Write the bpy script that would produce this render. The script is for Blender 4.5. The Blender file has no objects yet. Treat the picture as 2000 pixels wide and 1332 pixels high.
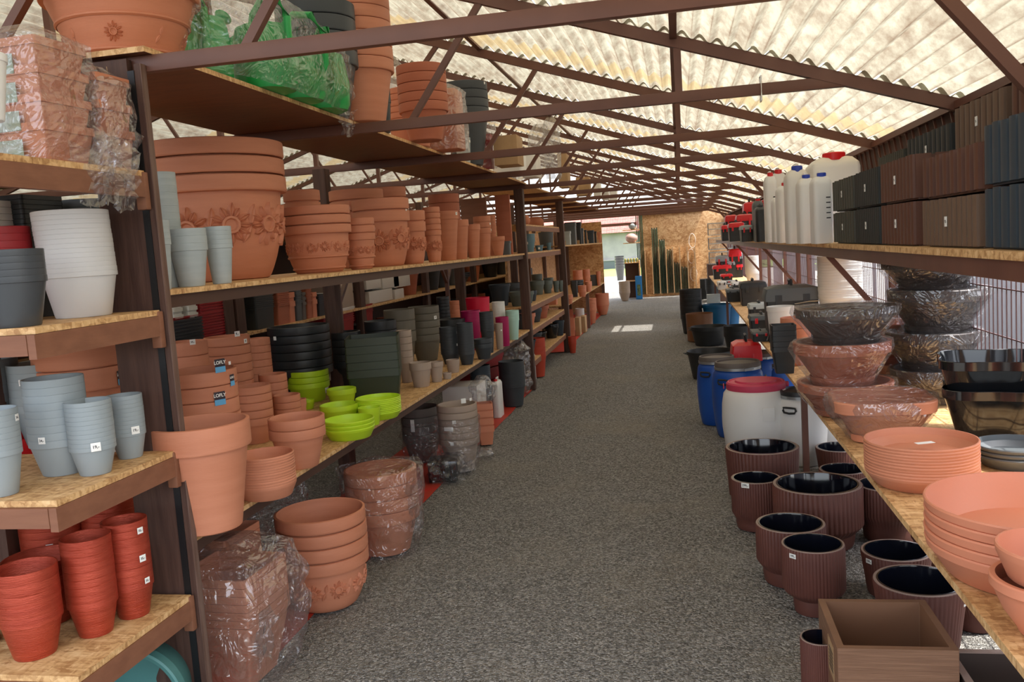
import bpy, bmesh, math, random
from mathutils import Vector, Matrix, noise
random.seed(7)
PI = math.pi
sc = bpy.context.scene
COL = sc.collection
# ------------------------------------------------------------------ camera, sky, sun, exposure
F, YAW, PITCH, ROLL, H = 1709.8, .193911, .1047817, .067974, 1.6
_cy, _sy, _cp, _sp, _cr, _sr = math.cos(YAW), math.sin(YAW), math.cos(PITCH), math.sin(PITCH), math.cos(ROLL), math.sin(ROLL)
_f = Vector((-_sy*_cp, _cy*_cp, -_sp)); _rt = Vector((_cy, _sy, 0)); _dn = _f.cross(_rt)
RT = _cr*_rt + _sr*_dn; DN = -_sr*_rt + _cr*_dn; FW = _f
cam = bpy.data.objects.new('camera', bpy.data.cameras.new('camera'))
COL.objects.link(cam)
cam.data.sensor_width = 36; cam.data.lens = F/2000*36; cam.data.clip_start = .05; cam.data.clip_end = 400
cm = Matrix((RT, -DN, -FW)).transposed().to_4x4(); cm.translation = Vector((0, 0, H))
cam.matrix_world = cm
sc.camera = cam
w = bpy.data.worlds.new('sky'); sc.world = w; w.use_nodes = True
nt = w.node_tree; bg = nt.nodes['Background']
sky = nt.nodes.new('ShaderNodeTexSky'); sky.sky_type = 'NISHITA'; sky.sun_disc = False
sky.sun_elevation = math.radians(62); sky.sun_rotation = math.radians(90); sky.altitude = 200; sky.dust_density = 3.0
hs = nt.nodes.new('ShaderNodeHueSaturation'); hs.inputs['Saturation'].default_value = .35
nt.links.new(sky.outputs[0], hs.inputs['Color']); nt.links.new(hs.outputs[0], bg.inputs[0]); bg.inputs[1].default_value = .46
sun = bpy.data.objects.new('sun', bpy.data.lights.new('sun', 'SUN')); COL.objects.link(sun)
sun.data.energy = 5.0; sun.data.angle = math.radians(.6); sun.data.color = (1, .95, .86)
SUND = Vector((.40, -.10, .91)).normalized()
sun.rotation_euler = SUND.to_track_quat('Z', 'Y').to_euler()
vs = sc.view_settings; vs.view_transform = 'Standard'; vs.look = 'None'; vs.exposure = 0.76; vs.gamma = 1; vs.use_curve_mapping = False
sc.cycles.use_denoising = True; sc.cycles.max_bounces = 7; sc.cycles.diffuse_bounces = 5; sc.cycles.transparent_max_bounces = 12
sc.cycles.sample_clamp_indirect = 6; sc.cycles.caustics_reflective = False; sc.cycles.caustics_refractive = False

# ------------------------------------------------------------------ pixel of the photograph -> point on a plane of the place
def ray(px, py): return FW + RT*((px-1000)/F) + DN*((py-666)/F)
def onz(px, py, z): d = ray(px, py); return Vector((0, 0, H)) + d*((z-H)/d.z)
def onx(px, py, x): d = ray(px, py); return Vector((0, 0, H)) + d*(x/d.x)
def ony(px, py, y): d = ray(px, py); return Vector((0, 0, H)) + d*(y/d.y)

# ------------------------------------------------------------------ materials
def lin(c):
    return tuple((x/255/12.92 if x/255 <= .04045 else ((x/255+.055)/1.055)**2.4) for x in c) + (1,)
MATS = {}
def N(nt, t, **k):
    n = nt.nodes.new('ShaderNode'+t)
    for a, v in k.items():
        if hasattr(n, a): setattr(n, a, v)
        else: n.inputs[a].default_value = v
    return n
def mat(name, c, rough=.6, c2=None, scale=(1, 1, 1), nscale=6, bump=0, bscale=(1, 1, 1), bn=60, metal=0, spec=.5, trans=0, sss=0, dist=.002, coat=0):
    if name in MATS: return MATS[name]
    m = bpy.data.materials.new(name); m.use_nodes = True; nt = m.node_tree; b = nt.nodes['Principled BSDF']
    c = lin(c); b.inputs['Roughness'].default_value = rough; b.inputs['Metallic'].default_value = metal
    b.inputs['Specular IOR Level'].default_value = spec; b.inputs['Base Color'].default_value = c
    if coat: b.inputs['Coat Weight'].default_value = coat; b.inputs['Coat Roughness'].default_value = .1
    tc = N(nt, 'TexCoord')
    if c2:
        mp = N(nt, 'Mapping', Scale=scale); nt.links.new(tc.outputs['Object'], mp.inputs[0])
        no = N(nt, 'TexNoise', Scale=nscale, Detail=4); nt.links.new(mp.outputs[0], no.inputs[0])
        r = N(nt, 'ValToRGB'); r.color_ramp.elements[0].position = .35; r.color_ramp.elements[1].position = .65
        r.color_ramp.elements[0].color = c; r.color_ramp.elements[1].color = lin(c2)
        nt.links.new(no.outputs[0], r.inputs[0]); nt.links.new(r.outputs[0], b.inputs['Base Color'])
    if bump:
        mp = N(nt, 'Mapping', Scale=bscale); nt.links.new(tc.outputs['Object'], mp.inputs[0])
        no = N(nt, 'TexNoise', Scale=bn, Detail=3); nt.links.new(mp.outputs[0], no.inputs[0])
        bm_ = N(nt, 'Bump', Strength=bump, Distance=dist); nt.links.new(no.outputs[0], bm_.inputs['Height']); nt.links.new(bm_.outputs[0], b.inputs['Normal'])
    if trans:
        tr = N(nt, 'BsdfTranslucent'); tr.inputs[0].default_value = c; mx = N(nt, 'MixShader'); mx.inputs[0].default_value = trans
        out = nt.nodes['Material Output']; nt.links.new(b.outputs[0], mx.inputs[1]); nt.links.new(tr.outputs[0], mx.inputs[2]); nt.links.new(mx.outputs[0], out.inputs[0])
    MATS[name] = m; return m
TERRA = mat('terracotta plastic', (201, 132, 101), .62, (192, 123, 92), (1, 1, 8), 3, .35, (1, 1, 14), 40)
TERRAD = mat('dark terracotta plastic', (176, 102, 74), .6, (166, 94, 66), (1, 1, 6), 3, .3, (1, 1, 14), 40)
TERRAO = mat('orange terracotta plastic', (208, 133, 102), .55, None, bump=.15, bn=60)
COPPER = mat('copper red plastic', (184, 76, 54), .36, (166, 62, 42), (1, 1, 14), 5, .8, (1, 1, 22), 30, metal=.45)
REDO = mat('red orange plastic', (176, 62, 38), .5)
GREY = mat('blue grey plastic', (146, 156, 160), .5, bump=.1)
GREYL = mat('pale grey plastic', (172, 182, 184), .5, (164, 174, 177), (1, 1, 10), 5, .15, (1, 1, 14), 40)
GREYD = mat('dark grey plastic', (84, 90, 94), .5)
SMOKE = mat('smoke grey plastic', (76, 80, 84), .3, trans=.2)
MILK = mat('milky white plastic', (226, 226, 226), .4, trans=.25)
WHITE = mat('white plastic', (236, 236, 234), .4, trans=.12)
BLACK = mat('black plastic', (38, 41, 44), .45, (32, 35, 38), (1, 1, 6), 4, .15)
BLACKG = mat('glossy black plastic', (22, 24, 27), .12, coat=.4)
ANTH = mat('anthracite plastic', (56, 61, 66), .5, bump=.15)
BOTTLE = mat('dark green plastic', (44, 54, 34), .45, bump=.15)
NAVY = mat('navy grey plastic', (46, 56, 66), .45)
OLIVE = mat('olive taupe plastic', (108, 103, 90), .55, bump=.15)
TAUPE = mat('taupe plastic', (164, 146, 132), .6, bump=.15)
TAUPED = mat('dark taupe plastic', (96, 88, 84), .6)
LIME = mat('lime green plastic', (190, 226, 40), .45, trans=.1)
GREEN = mat('green plastic', (40, 168, 84), .35, trans=.1)
PINK = mat('pink red plastic', (214, 16, 62), .45)
MAGENTA = mat('magenta plastic', (162, 16, 84), .45)
MINT = mat('mint plastic', (176, 216, 204), .5)
TEAL = mat('teal plastic', (74, 126, 124), .5)
BLUEB = mat('blue barrel plastic', (24, 82, 168), .38, (20, 72, 156), (1, 1, 1), 4)
BLUET = mat('blue tub plastic', (16, 92, 140), .4)
BLUECAP = mat('blue cap plastic', (26, 60, 170), .4)
RED = mat('red plastic', (206, 24, 34), .35)
REDD = mat('deep red plastic', (150, 24, 30), .5)
LIDPINK = mat('faded pink lid plastic', (196, 62, 92), .5)
RIB = mat('ribbed brown outer', (98, 56, 46), .6, (90, 50, 42), (1, 1, 1), 8)
RIBIN = mat('glossy navy black inner pot', (14, 16, 26), .1, coat=.5)
RIBRIM = mat('pale worn rim edge', (150, 128, 118), .5)
BROWNBOX = mat('wood effect brown plastic', (134, 98, 74), .6, (116, 82, 60), (1, 1, 26), 5, .6, (1, 1, 30), 12)
BROWNIN = mat('smooth brown inner wall', (122, 86, 62), .6)
RBROWN = mat('red brown ribbed plastic', (92, 58, 44), .5)
RBROWN2 = mat('brown ribbed plastic', (104, 82, 66), .5)
ROLIVE = mat('olive black ribbed plastic', (64, 64, 54), .5)
RBLACK = mat('black ribbed plastic', (44, 47, 46), .5)
RNAVY = mat('blue black ribbed plastic', (48, 58, 66), .5)
STEEL = mat('brown painted steel', (104, 66, 52), .45, (94, 58, 46), (1, 1, 1), 5, .1)
WOODP = mat('dark brown stained wood', (66, 42, 34), .65, (84, 58, 48), (14, 14, 1.2), 3, .5, (20, 20, 1.5), 8)
WOODE = mat('pale brown wood edge', (112, 88, 78), .7, (92, 66, 54), (14, 14, 1.2), 4, .4, (20, 20, 1.5), 8)
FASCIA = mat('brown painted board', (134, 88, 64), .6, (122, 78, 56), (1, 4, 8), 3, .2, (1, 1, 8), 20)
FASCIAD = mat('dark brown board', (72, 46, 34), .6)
METALD = mat('dark slotted steel', (48, 48, 50), .4, metal=.6)
METAL = mat('galvanised steel', (168, 172, 174), .35, metal=.8)
WIRE = mat('fence wire', (92, 62, 60), .5)
PAPER = mat('white sticker', (238, 238, 234), .6)
INK = mat('black print', (22, 22, 26), .6)
STKD = mat('dark sticker print', (40, 30, 42), .5)
STKB = mat('blue sticker print', (96, 168, 214), .5)
CARD = mat('cardboard', (176, 144, 106), .8, (166, 134, 98), (1, 1, 1), 10)
FOAM = mat('white polystyrene', (232, 230, 224), .8)
MATRED = mat('red ground sheet', (196, 44, 34), .6, (176, 60, 40), (1, 1, 1), 6)
CONC = mat('light concrete', (190, 186, 178), .8, (170, 166, 158), (1, 1, 1), 3, .3)
WALLG = mat('grey rendered wall', (162, 158, 156), .8, (144, 141, 142), (1, 1, 1), 1.5)
WALLD = mat('dark grey plinth', (96, 104, 104), .8)
TILE = mat('red roof tile', (176, 104, 92), .7, (150, 82, 74), (1, 1, 1), 8)
GRASS = mat('grass', (96, 128, 54), .9, (130, 150, 84), (1, 1, 1), 20)
POLE = mat('dark green coated steel', (20, 56, 40), .35)
CLADW = mat('pale corrugated cladding', (206, 212, 222), .5)
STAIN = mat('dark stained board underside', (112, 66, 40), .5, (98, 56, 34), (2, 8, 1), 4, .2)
def osb(name, base, dark, light, k=1.0, gloss=.6):
    m = bpy.data.materials.new(name); m.use_nodes = True; nt = m.node_tree; b = nt.nodes['Principled BSDF']; b.inputs['Roughness'].default_value = gloss
    tc = N(nt, 'TexCoord'); prev = None
    for i, (rot, sca) in enumerate(((.45, (26, 90, 44)), (1.35, (84, 24, 60)), (-.75, (24, 78, 30)))):
        mp = N(nt, 'Mapping', Scale=tuple(s*k for s in sca), Rotation=(rot*.7, rot*.5, rot)); nt.links.new(tc.outputs['Object'], mp.inputs[0])
        wq = N(nt, 'TexNoise', Scale=.35+.2*i, Detail=2); nt.links.new(mp.outputs[0], wq.inputs[0]); wa = N(nt, 'VectorMath', operation='MULTIPLY_ADD'); wa.inputs[1].default_value = (2.6, 2.6, 2.6); nt.links.new(wq.outputs['Color'], wa.inputs[0]); nt.links.new(mp.outputs[0], wa.inputs[2])
        v = N(nt, 'TexVoronoi'); v.inputs['Scale'].default_value = 1; nt.links.new(wa.outputs[0], v.inputs['Vector'])
        s = N(nt, 'SeparateColor'); nt.links.new(v.outputs['Color'], s.inputs[0])
        if prev is None: prev = s.outputs[0]
        else:
            mx = N(nt, 'Math', operation='ADD'); nt.links.new(prev, mx.inputs[0]); nt.links.new(s.outputs[i], mx.inputs[1]); prev = mx.outputs[0]
    r = N(nt, 'ValToRGB'); e = r.color_ramp.elements
    e[0].position = .18; e[0].color = lin(dark); e[1].position = .86; e[1].color = lin(light)
    x = e.new(.5); x.color = lin(base)
    dv = N(nt, 'Math', operation='DIVIDE'); dv.inputs[1].default_value = 3; nt.links.new(prev, dv.inputs[0]); nt.links.new(dv.outputs[0], r.inputs[0])
    nt.links.new(r.outputs[0], b.inputs['Base Color'])
    bp = N(nt, 'Bump', Strength=.25, Distance=.002); nt.links.new(dv.outputs[0], bp.inputs['Height']); nt.links.new(bp.outputs[0], b.inputs['Normal'])
    MATS[name] = m; return m
OSB = osb('oriented strand board', (206, 164, 112), (166, 122, 76), (226, 190, 140))
OSBW = osb('weathered strand board wall', (200, 154, 104), (168, 120, 74), (222, 184, 136), .55)
def film_mat(name, tint, tr, white, crinkle=.75, rough=.07):
    m = bpy.data.materials.new(name); m.use_nodes = True; nt = m.node_tree; nt.nodes.remove(nt.nodes['Principled BSDF'])
    tc = N(nt, 'TexCoord'); out = nt.nodes['Material Output']
    no = N(nt, 'TexNoise', Scale=7, Detail=3, Roughness=.6, Distortion=.8); nt.links.new(tc.outputs['Object'], no.inputs[0])
    ad = N(nt, 'Mix', data_type='VECTOR'); ad.inputs[0].default_value = .22; nt.links.new(tc.outputs['Object'], ad.inputs[4]); nt.links.new(no.outputs['Color'], ad.inputs[5])
    vo = N(nt, 'TexVoronoi'); vo.inputs['Scale'].default_value = 17; nt.links.new(ad.outputs[1], vo.inputs['Vector'])
    sm = N(nt, 'Math', operation='MULTIPLY_ADD'); sm.inputs[1].default_value = .8; nt.links.new(vo.outputs['Distance'], sm.inputs[0]); nt.links.new(no.outputs[0], sm.inputs[2])
    bp = N(nt, 'Bump', Strength=crinkle, Distance=.035); nt.links.new(sm.outputs[0], bp.inputs['Height'])
    gl = N(nt, 'BsdfGlossy', Roughness=rough); nt.links.new(bp.outputs[0], gl.inputs['Normal'])
    d1 = N(nt, 'BsdfDiffuse'); d1.inputs[0].default_value = (.9, .9, .91, 1); nt.links.new(bp.outputs[0], d1.inputs['Normal'])
    d2 = N(nt, 'BsdfTranslucent'); d2.inputs[0].default_value = (.9, .9, .91, 1); nt.links.new(bp.outputs[0], d2.inputs['Normal']); df = N(nt, 'MixShader'); df.inputs[0].default_value = .5; nt.links.new(d1.outputs[0], df.inputs[1]); nt.links.new(d2.outputs[0], df.inputs[2])
    tp = N(nt, 'BsdfTransparent'); tp.inputs[0].default_value = lin(tint)
    lw = N(nt, 'LayerWeight', Blend=.22); nt.links.new(bp.outputs[0], lw.inputs['Normal'])
    m1 = N(nt, 'MixShader'); m1.inputs[0].default_value = white; nt.links.new(tp.outputs[0], m1.inputs[1]); nt.links.new(df.outputs[0], m1.inputs[2])
    mr = N(nt, 'MapRange'); mr.inputs['To Min'].default_value = tr; mr.inputs['To Max'].default_value = .42; nt.links.new(lw.outputs['Facing'], mr.inputs[0])
    m2 = N(nt, 'MixShader'); nt.links.new(mr.outputs[0], m2.inputs[0]); nt.links.new(m1.outputs[0], m2.inputs[1]); nt.links.new(gl.outputs[0], m2.inputs[2])
    nt.links.new(m2.outputs[0], out.inputs[0]); MATS[name] = m; return m
FILM = film_mat('clear crumpled film', (250, 250, 252), .09, .06)
FILMW = film_mat('milky crumpled film', (246, 246, 248), .14, .10)

def gravel_mat():
    m = bpy.data.materials.new('gravel ground'); m.use_nodes = True; nt = m.node_tree; b = nt.nodes['Principled BSDF']; b.inputs['Roughness'].default_value = .9
    b.inputs['Specular IOR Level'].default_value = .2
    tc = N(nt, 'TexCoord')
    wn = N(nt, 'TexNoise', Scale=30, Detail=2); nt.links.new(tc.outputs['Object'], wn.inputs[0])
    mxv = N(nt, 'Mix', data_type='VECTOR'); mxv.inputs[0].default_value = .012; nt.links.new(tc.outputs['Object'], mxv.inputs[4]); nt.links.new(wn.outputs['Color'], mxv.inputs[5])
    v = N(nt, 'TexVoronoi'); v.inputs['Scale'].default_value = 120; nt.links.new(mxv.outputs[1], v.inputs['Vector'])
    v2 = N(nt, 'TexVoronoi'); v2.inputs['Scale'].default_value = 38; nt.links.new(mxv.outputs[1], v2.inputs['Vector'])
    s = N(nt, 'SeparateColor'); nt.links.new(v.outputs['Color'], s.inputs[0])
    r = N(nt, 'ValToRGB'); e = r.color_ramp.elements; e[0].position = 0; e[0].color = lin((92, 90, 87)); e[1].position = 1; e[1].color = lin((180, 177, 172))
    x = e.new(.6); x.color = lin((140, 138, 134)); nt.links.new(s.outputs[0], r.inputs[0])
    big = N(nt, 'TexNoise', Scale=.9, Detail=6, Roughness=.65); nt.links.new(tc.outputs['Object'], big.inputs[0])
    r2 = N(nt, 'ValToRGB'); r2.color_ramp.elements[0].position = .5; r2.color_ramp.elements[1].position = .72
    nt.links.new(big.outputs[0], r2.inputs[0])
    mul = N(nt, 'Math', operation='MULTIPLY'); mul.inputs[1].default_value = .5; nt.links.new(r2.outputs[0], mul.inputs[0])
    mx = N(nt, 'Mix', data_type='RGBA'); nt.links.new(mul.outputs[0], mx.inputs[0]); nt.links.new(r.outputs[0], mx.inputs[6]); mx.inputs[7].default_value = lin((160, 152, 138))
    nt.links.new(mx.outputs[2], b.inputs['Base Color'])
    a = N(nt, 'Math', operation='ADD'); nt.links.new(v.outputs['Distance'], a.inputs[0]); nt.links.new(v2.outputs['Distance'], a.inputs[1])
    bp = N(nt, 'Bump', Strength=1, Distance=.012); bp.invert = True; nt.links.new(a.outputs[0], bp.inputs['Height']); nt.links.new(bp.outputs[0], b.inputs['Normal'])
    return m
GRAVEL = gravel_mat()
def roof_mat():
    m = bpy.data.materials.new('translucent corrugated sheet'); m.use_nodes = True; nt = m.node_tree; b = nt.nodes['Principled BSDF']; b.inputs['Roughness'].default_value = .7
    tc = N(nt, 'TexCoord'); sx = N(nt, 'SeparateXYZ'); nt.links.new(tc.outputs['Object'], sx.inputs[0])
    no = N(nt, 'TexNoise', Scale=5, Detail=6, Roughness=.7); mp = N(nt, 'Mapping', Scale=(3, .8, 1)); nt.links.new(tc.outputs['Object'], mp.inputs[0]); nt.links.new(mp.outputs[0], no.inputs[0])
    # overlap zone before each truss is doubled and yellowed
    ph = N(nt, 'Math', operation='ADD'); ph.inputs[1].default_value = -.90 + 17.7; nt.links.new(sx.outputs[1], ph.inputs[0])
    md = N(nt, 'Math', operation='MODULO'); md.inputs[1].default_value = 3.54; nt.links.new(ph.outputs[0], md.inputs[0])
    n2 = N(nt, 'TexNoise', Scale=9, Detail=3); nt.links.new(tc.outputs['Object'], n2.inputs[0])
    nn = N(nt, 'Math', operation='MULTIPLY_ADD'); nn.inputs[1].default_value = .5; nt.links.new(n2.outputs[0], nn.inputs[0]); nt.links.new(md.outputs[0], nn.inputs[2])
    ry = N(nt, 'ValToRGB'); ry.color_ramp.interpolation = 'LINEAR'; e = ry.color_ramp.elements
    nrm = N(nt, 'Math', operation='DIVIDE'); nrm.inputs[1].default_value = 4.0; nt.links.new(nn.outputs[0], nrm.inputs[0]); nt.links.new(nrm.outputs[0], ry.inputs[0])
    e[0].position = .385; e[0].color = (0, 0, 0, 1); e[1].position = .395; e[1].color = (1, 1, 1, 1); k = e.new(.47); k.color = (.9, .9, .9, 1); k = e.new(.50); k.color = (0, 0, 0, 1)
    r = N(nt, 'ValToRGB'); r.color_ramp.elements[0].position = .30; r.color_ramp.elements[0].color = lin((168, 154, 136)); r.color_ramp.elements[1].position = .60; r.color_ramp.elements[1].color = lin((208, 205, 190))
    nt.links.new(no.outputs[0], r.inputs[0])
    mx = N(nt, 'Mix', data_type='RGBA'); nt.links.new(ry.outputs[0], mx.inputs[0]); nt.links.new(r.outputs[0], mx.inputs[6]); mx.inputs[7].default_value = lin((204, 186, 148))
    mm = N(nt, 'Mix', data_type='RGBA'); mm.blend_type = 'MULTIPLY'; mm.inputs[0].default_value = .6; nt.links.new(mx.outputs[2], mm.inputs[6]); nt.links.new(r.outputs[0], mm.inputs[7])
    nt.links.new(mm.outputs[2], b.inputs['Base Color'])
    at = N(nt, 'Attribute', attribute_name='valley_dark'); n3 = N(nt, 'TexNoise', Scale=2.5, Detail=5, Roughness=.7); nt.links.new(tc.outputs['Object'], n3.inputs[0])
    rd = N(nt, 'MapRange'); rd.inputs['From Min'].default_value = .35; rd.inputs['From Max'].default_value = .6; rd.inputs['To Min'].default_value = .15; rd.inputs['To Max'].default_value = .95; nt.links.new(n3.outputs[0], rd.inputs[0])
    pw = N(nt, 'Math', operation='POWER'); pw.inputs[1].default_value = 3; nt.links.new(at.outputs['Fac'], pw.inputs[0])
    dm = N(nt, 'Math', operation='MULTIPLY'); nt.links.new(pw.outputs[0], dm.inputs[0]); nt.links.new(rd.outputs[0], dm.inputs[1])
    m4 = N(nt, 'Mix', data_type='RGBA'); nt.links.new(dm.outputs[0], m4.inputs[0]); nt.links.new(mm.outputs[2], m4.inputs[6]); m4.inputs[7].default_value = lin((120, 98, 80)); mm = m4  # sheet colour goes darker along the corrugation valleys, broken up by noise
    nt.links.new(mm.outputs[2], b.inputs['Base Color'])
    tr = N(nt, 'BsdfTranslucent'); nt.links.new(mm.outputs[2], tr.inputs[0])
    ms = N(nt, 'MixShader'); ms.inputs[0].default_value = .36; nt.links.new(b.outputs[0], ms.inputs[1]); nt.links.new(tr.outputs[0], ms.inputs[2]); nt.links.new(ms.outputs[0], nt.nodes['Material Output'].inputs[0])
    return m
ROOFM = roof_mat()

# ------------------------------------------------------------------ mesh helpers
def finish(bm, name, ang=35):
    bm.normal_update()
    for f in bm.faces: f.smooth = True
    for e in bm.edges:
        if len(e.link_faces) == 2 and e.calc_face_angle(0) > math.radians(ang): e.smooth = False
    me = bpy.data.meshes.new(name); bm.to_mesh(me); bm.free(); return me
def obj(name, me, m, parent=None, loc=None, rotz=None):
    if isinstance(me, bmesh.types.BMesh): me = finish(me, name)
    if m is not None and not me.materials:
        for q in (m if isinstance(m, (list, tuple)) else [m]): me.materials.append(q)
    o = bpy.data.objects.new(name, me); COL.objects.link(o)
    if loc is not None: o.location = loc
    if rotz is not None: o.rotation_euler = (0, 0, rotz)
    if parent: o.parent = parent
    return o
def thing(name, loc=(0, 0, 0), rotz=0):
    o = bpy.data.objects.new(name, None); COL.objects.link(o); o.empty_display_size = .05; o.location = loc; o.rotation_euler = (0, 0, rotz); return o
def tag(o, label, cat, group=None, kind=None):
    o['label'] = label; o['category'] = cat
    if group: o['group'] = group
    if kind: o['kind'] = kind
    return o
def struct(name, bm, m):
    o = obj(name, bm, m); o['kind'] = 'structure'; return o
def NB(): return bmesh.new()
def box(bm, a, b, mi=0, bev=0):
    x0, y0, z0 = (min(p, q) for p, q in zip(a, b)); x1, y1, z1 = (max(p, q) for p, q in zip(a, b))
    v = [bm.verts.new((x, y, z)) for z in (z0, z1) for y in (y0, y1) for x in (x0, x1)]
    fs = [bm.faces.new([v[i] for i in f]) for f in ((0, 2, 3, 1), (4, 5, 7, 6), (0, 1, 5, 4), (2, 6, 7, 3), (0, 4, 6, 2), (1, 3, 7, 5))]
    for f in fs: f.material_index = mi
    if bev:
        es = list({e for f in fs for e in f.edges}); r = bmesh.ops.bevel(bm, geom=es, offset=bev, segments=2, affect='EDGES', profile=.6)
        for f in r['faces']: f.material_index = mi
    return bm
def beam(bm, p, q, wd, ht, mi=0, up=(0, 0, 1)):
    p = Vector(p); q = Vector(q); d = (q-p).normalized(); u = Vector(up); s = d.cross(u)
    if s.length < 1e-4: s = d.cross(Vector((0, 1, 0)))
    s.normalize(); u = s.cross(d).normalized(); v = []
    for c in (p, q):
        for a, b in ((-1, -1), (1, -1), (1, 1), (-1, 1)): v.append(bm.verts.new(c + s*a*wd/2 + u*b*ht/2))
    for f in ((3, 2, 1, 0), (4, 5, 6, 7), (0, 1, 5, 4), (1, 2, 6, 5), (2, 3, 7, 6), (3, 0, 4, 7)): bm.faces.new([v[i] for i in f]).material_index = mi
    return bm
def tube(bm, pts, r, seg=8, mi=0, closed=False):
    pts = [Vector(p) for p in pts]; rings = []; n = len(pts)
    for i, p in enumerate(pts):
        a = pts[(i-1) % n] if (closed or i > 0) else p; b = pts[(i+1) % n] if (closed or i < n-1) else p
        d = (b-a).normalized(); up = Vector((0, 0, 1)) if abs(d.z) < .95 else Vector((1, 0, 0))
        s = d.cross(up).normalized(); u = s.cross(d); rr = r[i] if isinstance(r, (list, tuple)) else r
        rings.append([bm.verts.new(p + s*math.cos(2*PI*k/seg)*rr + u*math.sin(2*PI*k/seg)*rr) for k in range(seg)])
    for i in range(n if closed else n-1):
        A, B = rings[i], rings[(i+1) % n]
        for k in range(seg): bm.faces.new((A[k], A[(k+1) % seg], B[(k+1) % seg], B[k])).material_index = mi
    if not closed:
        bm.faces.new(rings[0][::-1]).material_index = mi; bm.faces.new(rings[-1]).material_index = mi
    return bm
def lathe(bm, prof, seg=48, fn=None, close=True, c=(0, 0, 0), mis=None):
    """prof: list of (r,z); fn(theta,i)->radius factor"""
    rings = []
    for i, (r, z) in enumerate(prof):
        if r < 1e-5: rings.append([bm.verts.new((c[0], c[1], c[2]+z))]); continue
        rings.append([bm.verts.new((c[0]+r*(fn(2*PI*k/seg, i) if fn else 1)*math.cos(2*PI*k/seg), c[1]+r*(fn(2*PI*k/seg, i) if fn else 1)*math.sin(2*PI*k/seg), c[2]+z)) for k in range(seg)])
    for i in range(len(rings)-1):
        A, B = rings[i], rings[i+1]; mi = mis[i] if mis else 0
        for k in range(seg):
            k2 = (k+1) % seg
            if len(A) == 1 and len(B) == 1: continue
            if len(A) == 1: f = bm.faces.new((A[0], B[k2], B[k]))
            elif len(B) == 1: f = bm.faces.new((A[k], A[k2], B[0]))
            else: f = bm.faces.new((A[k], A[k2], B[k2], B[k]))
            f.material_index = mi
    return bm
def text_mesh(s, size, name='print'):
    cu = bpy.data.curves.new(name, 'FONT'); cu.body = s; cu.size = size; cu.align_x = 'CENTER'; cu.align_y = 'CENTER'; cu.extrude = .0002; cu.resolution_u = 3; cu.offset = size*.02
    o = bpy.data.objects.new(name, cu); COL.objects.link(o)
    dg = bpy.context.evaluated_depsgraph_get(); me = bpy.data.meshes.new_from_object(o.evaluated_get(dg)); me.name = name
    bpy.data.objects.remove(o); bpy.data.curves.remove(cu); return me
TXT = {}
def text(s, size):
    k = (s, round(size, 4))
    if k not in TXT:
        TXT[k] = text_mesh(s, size)
    return TXT[k]

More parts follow.
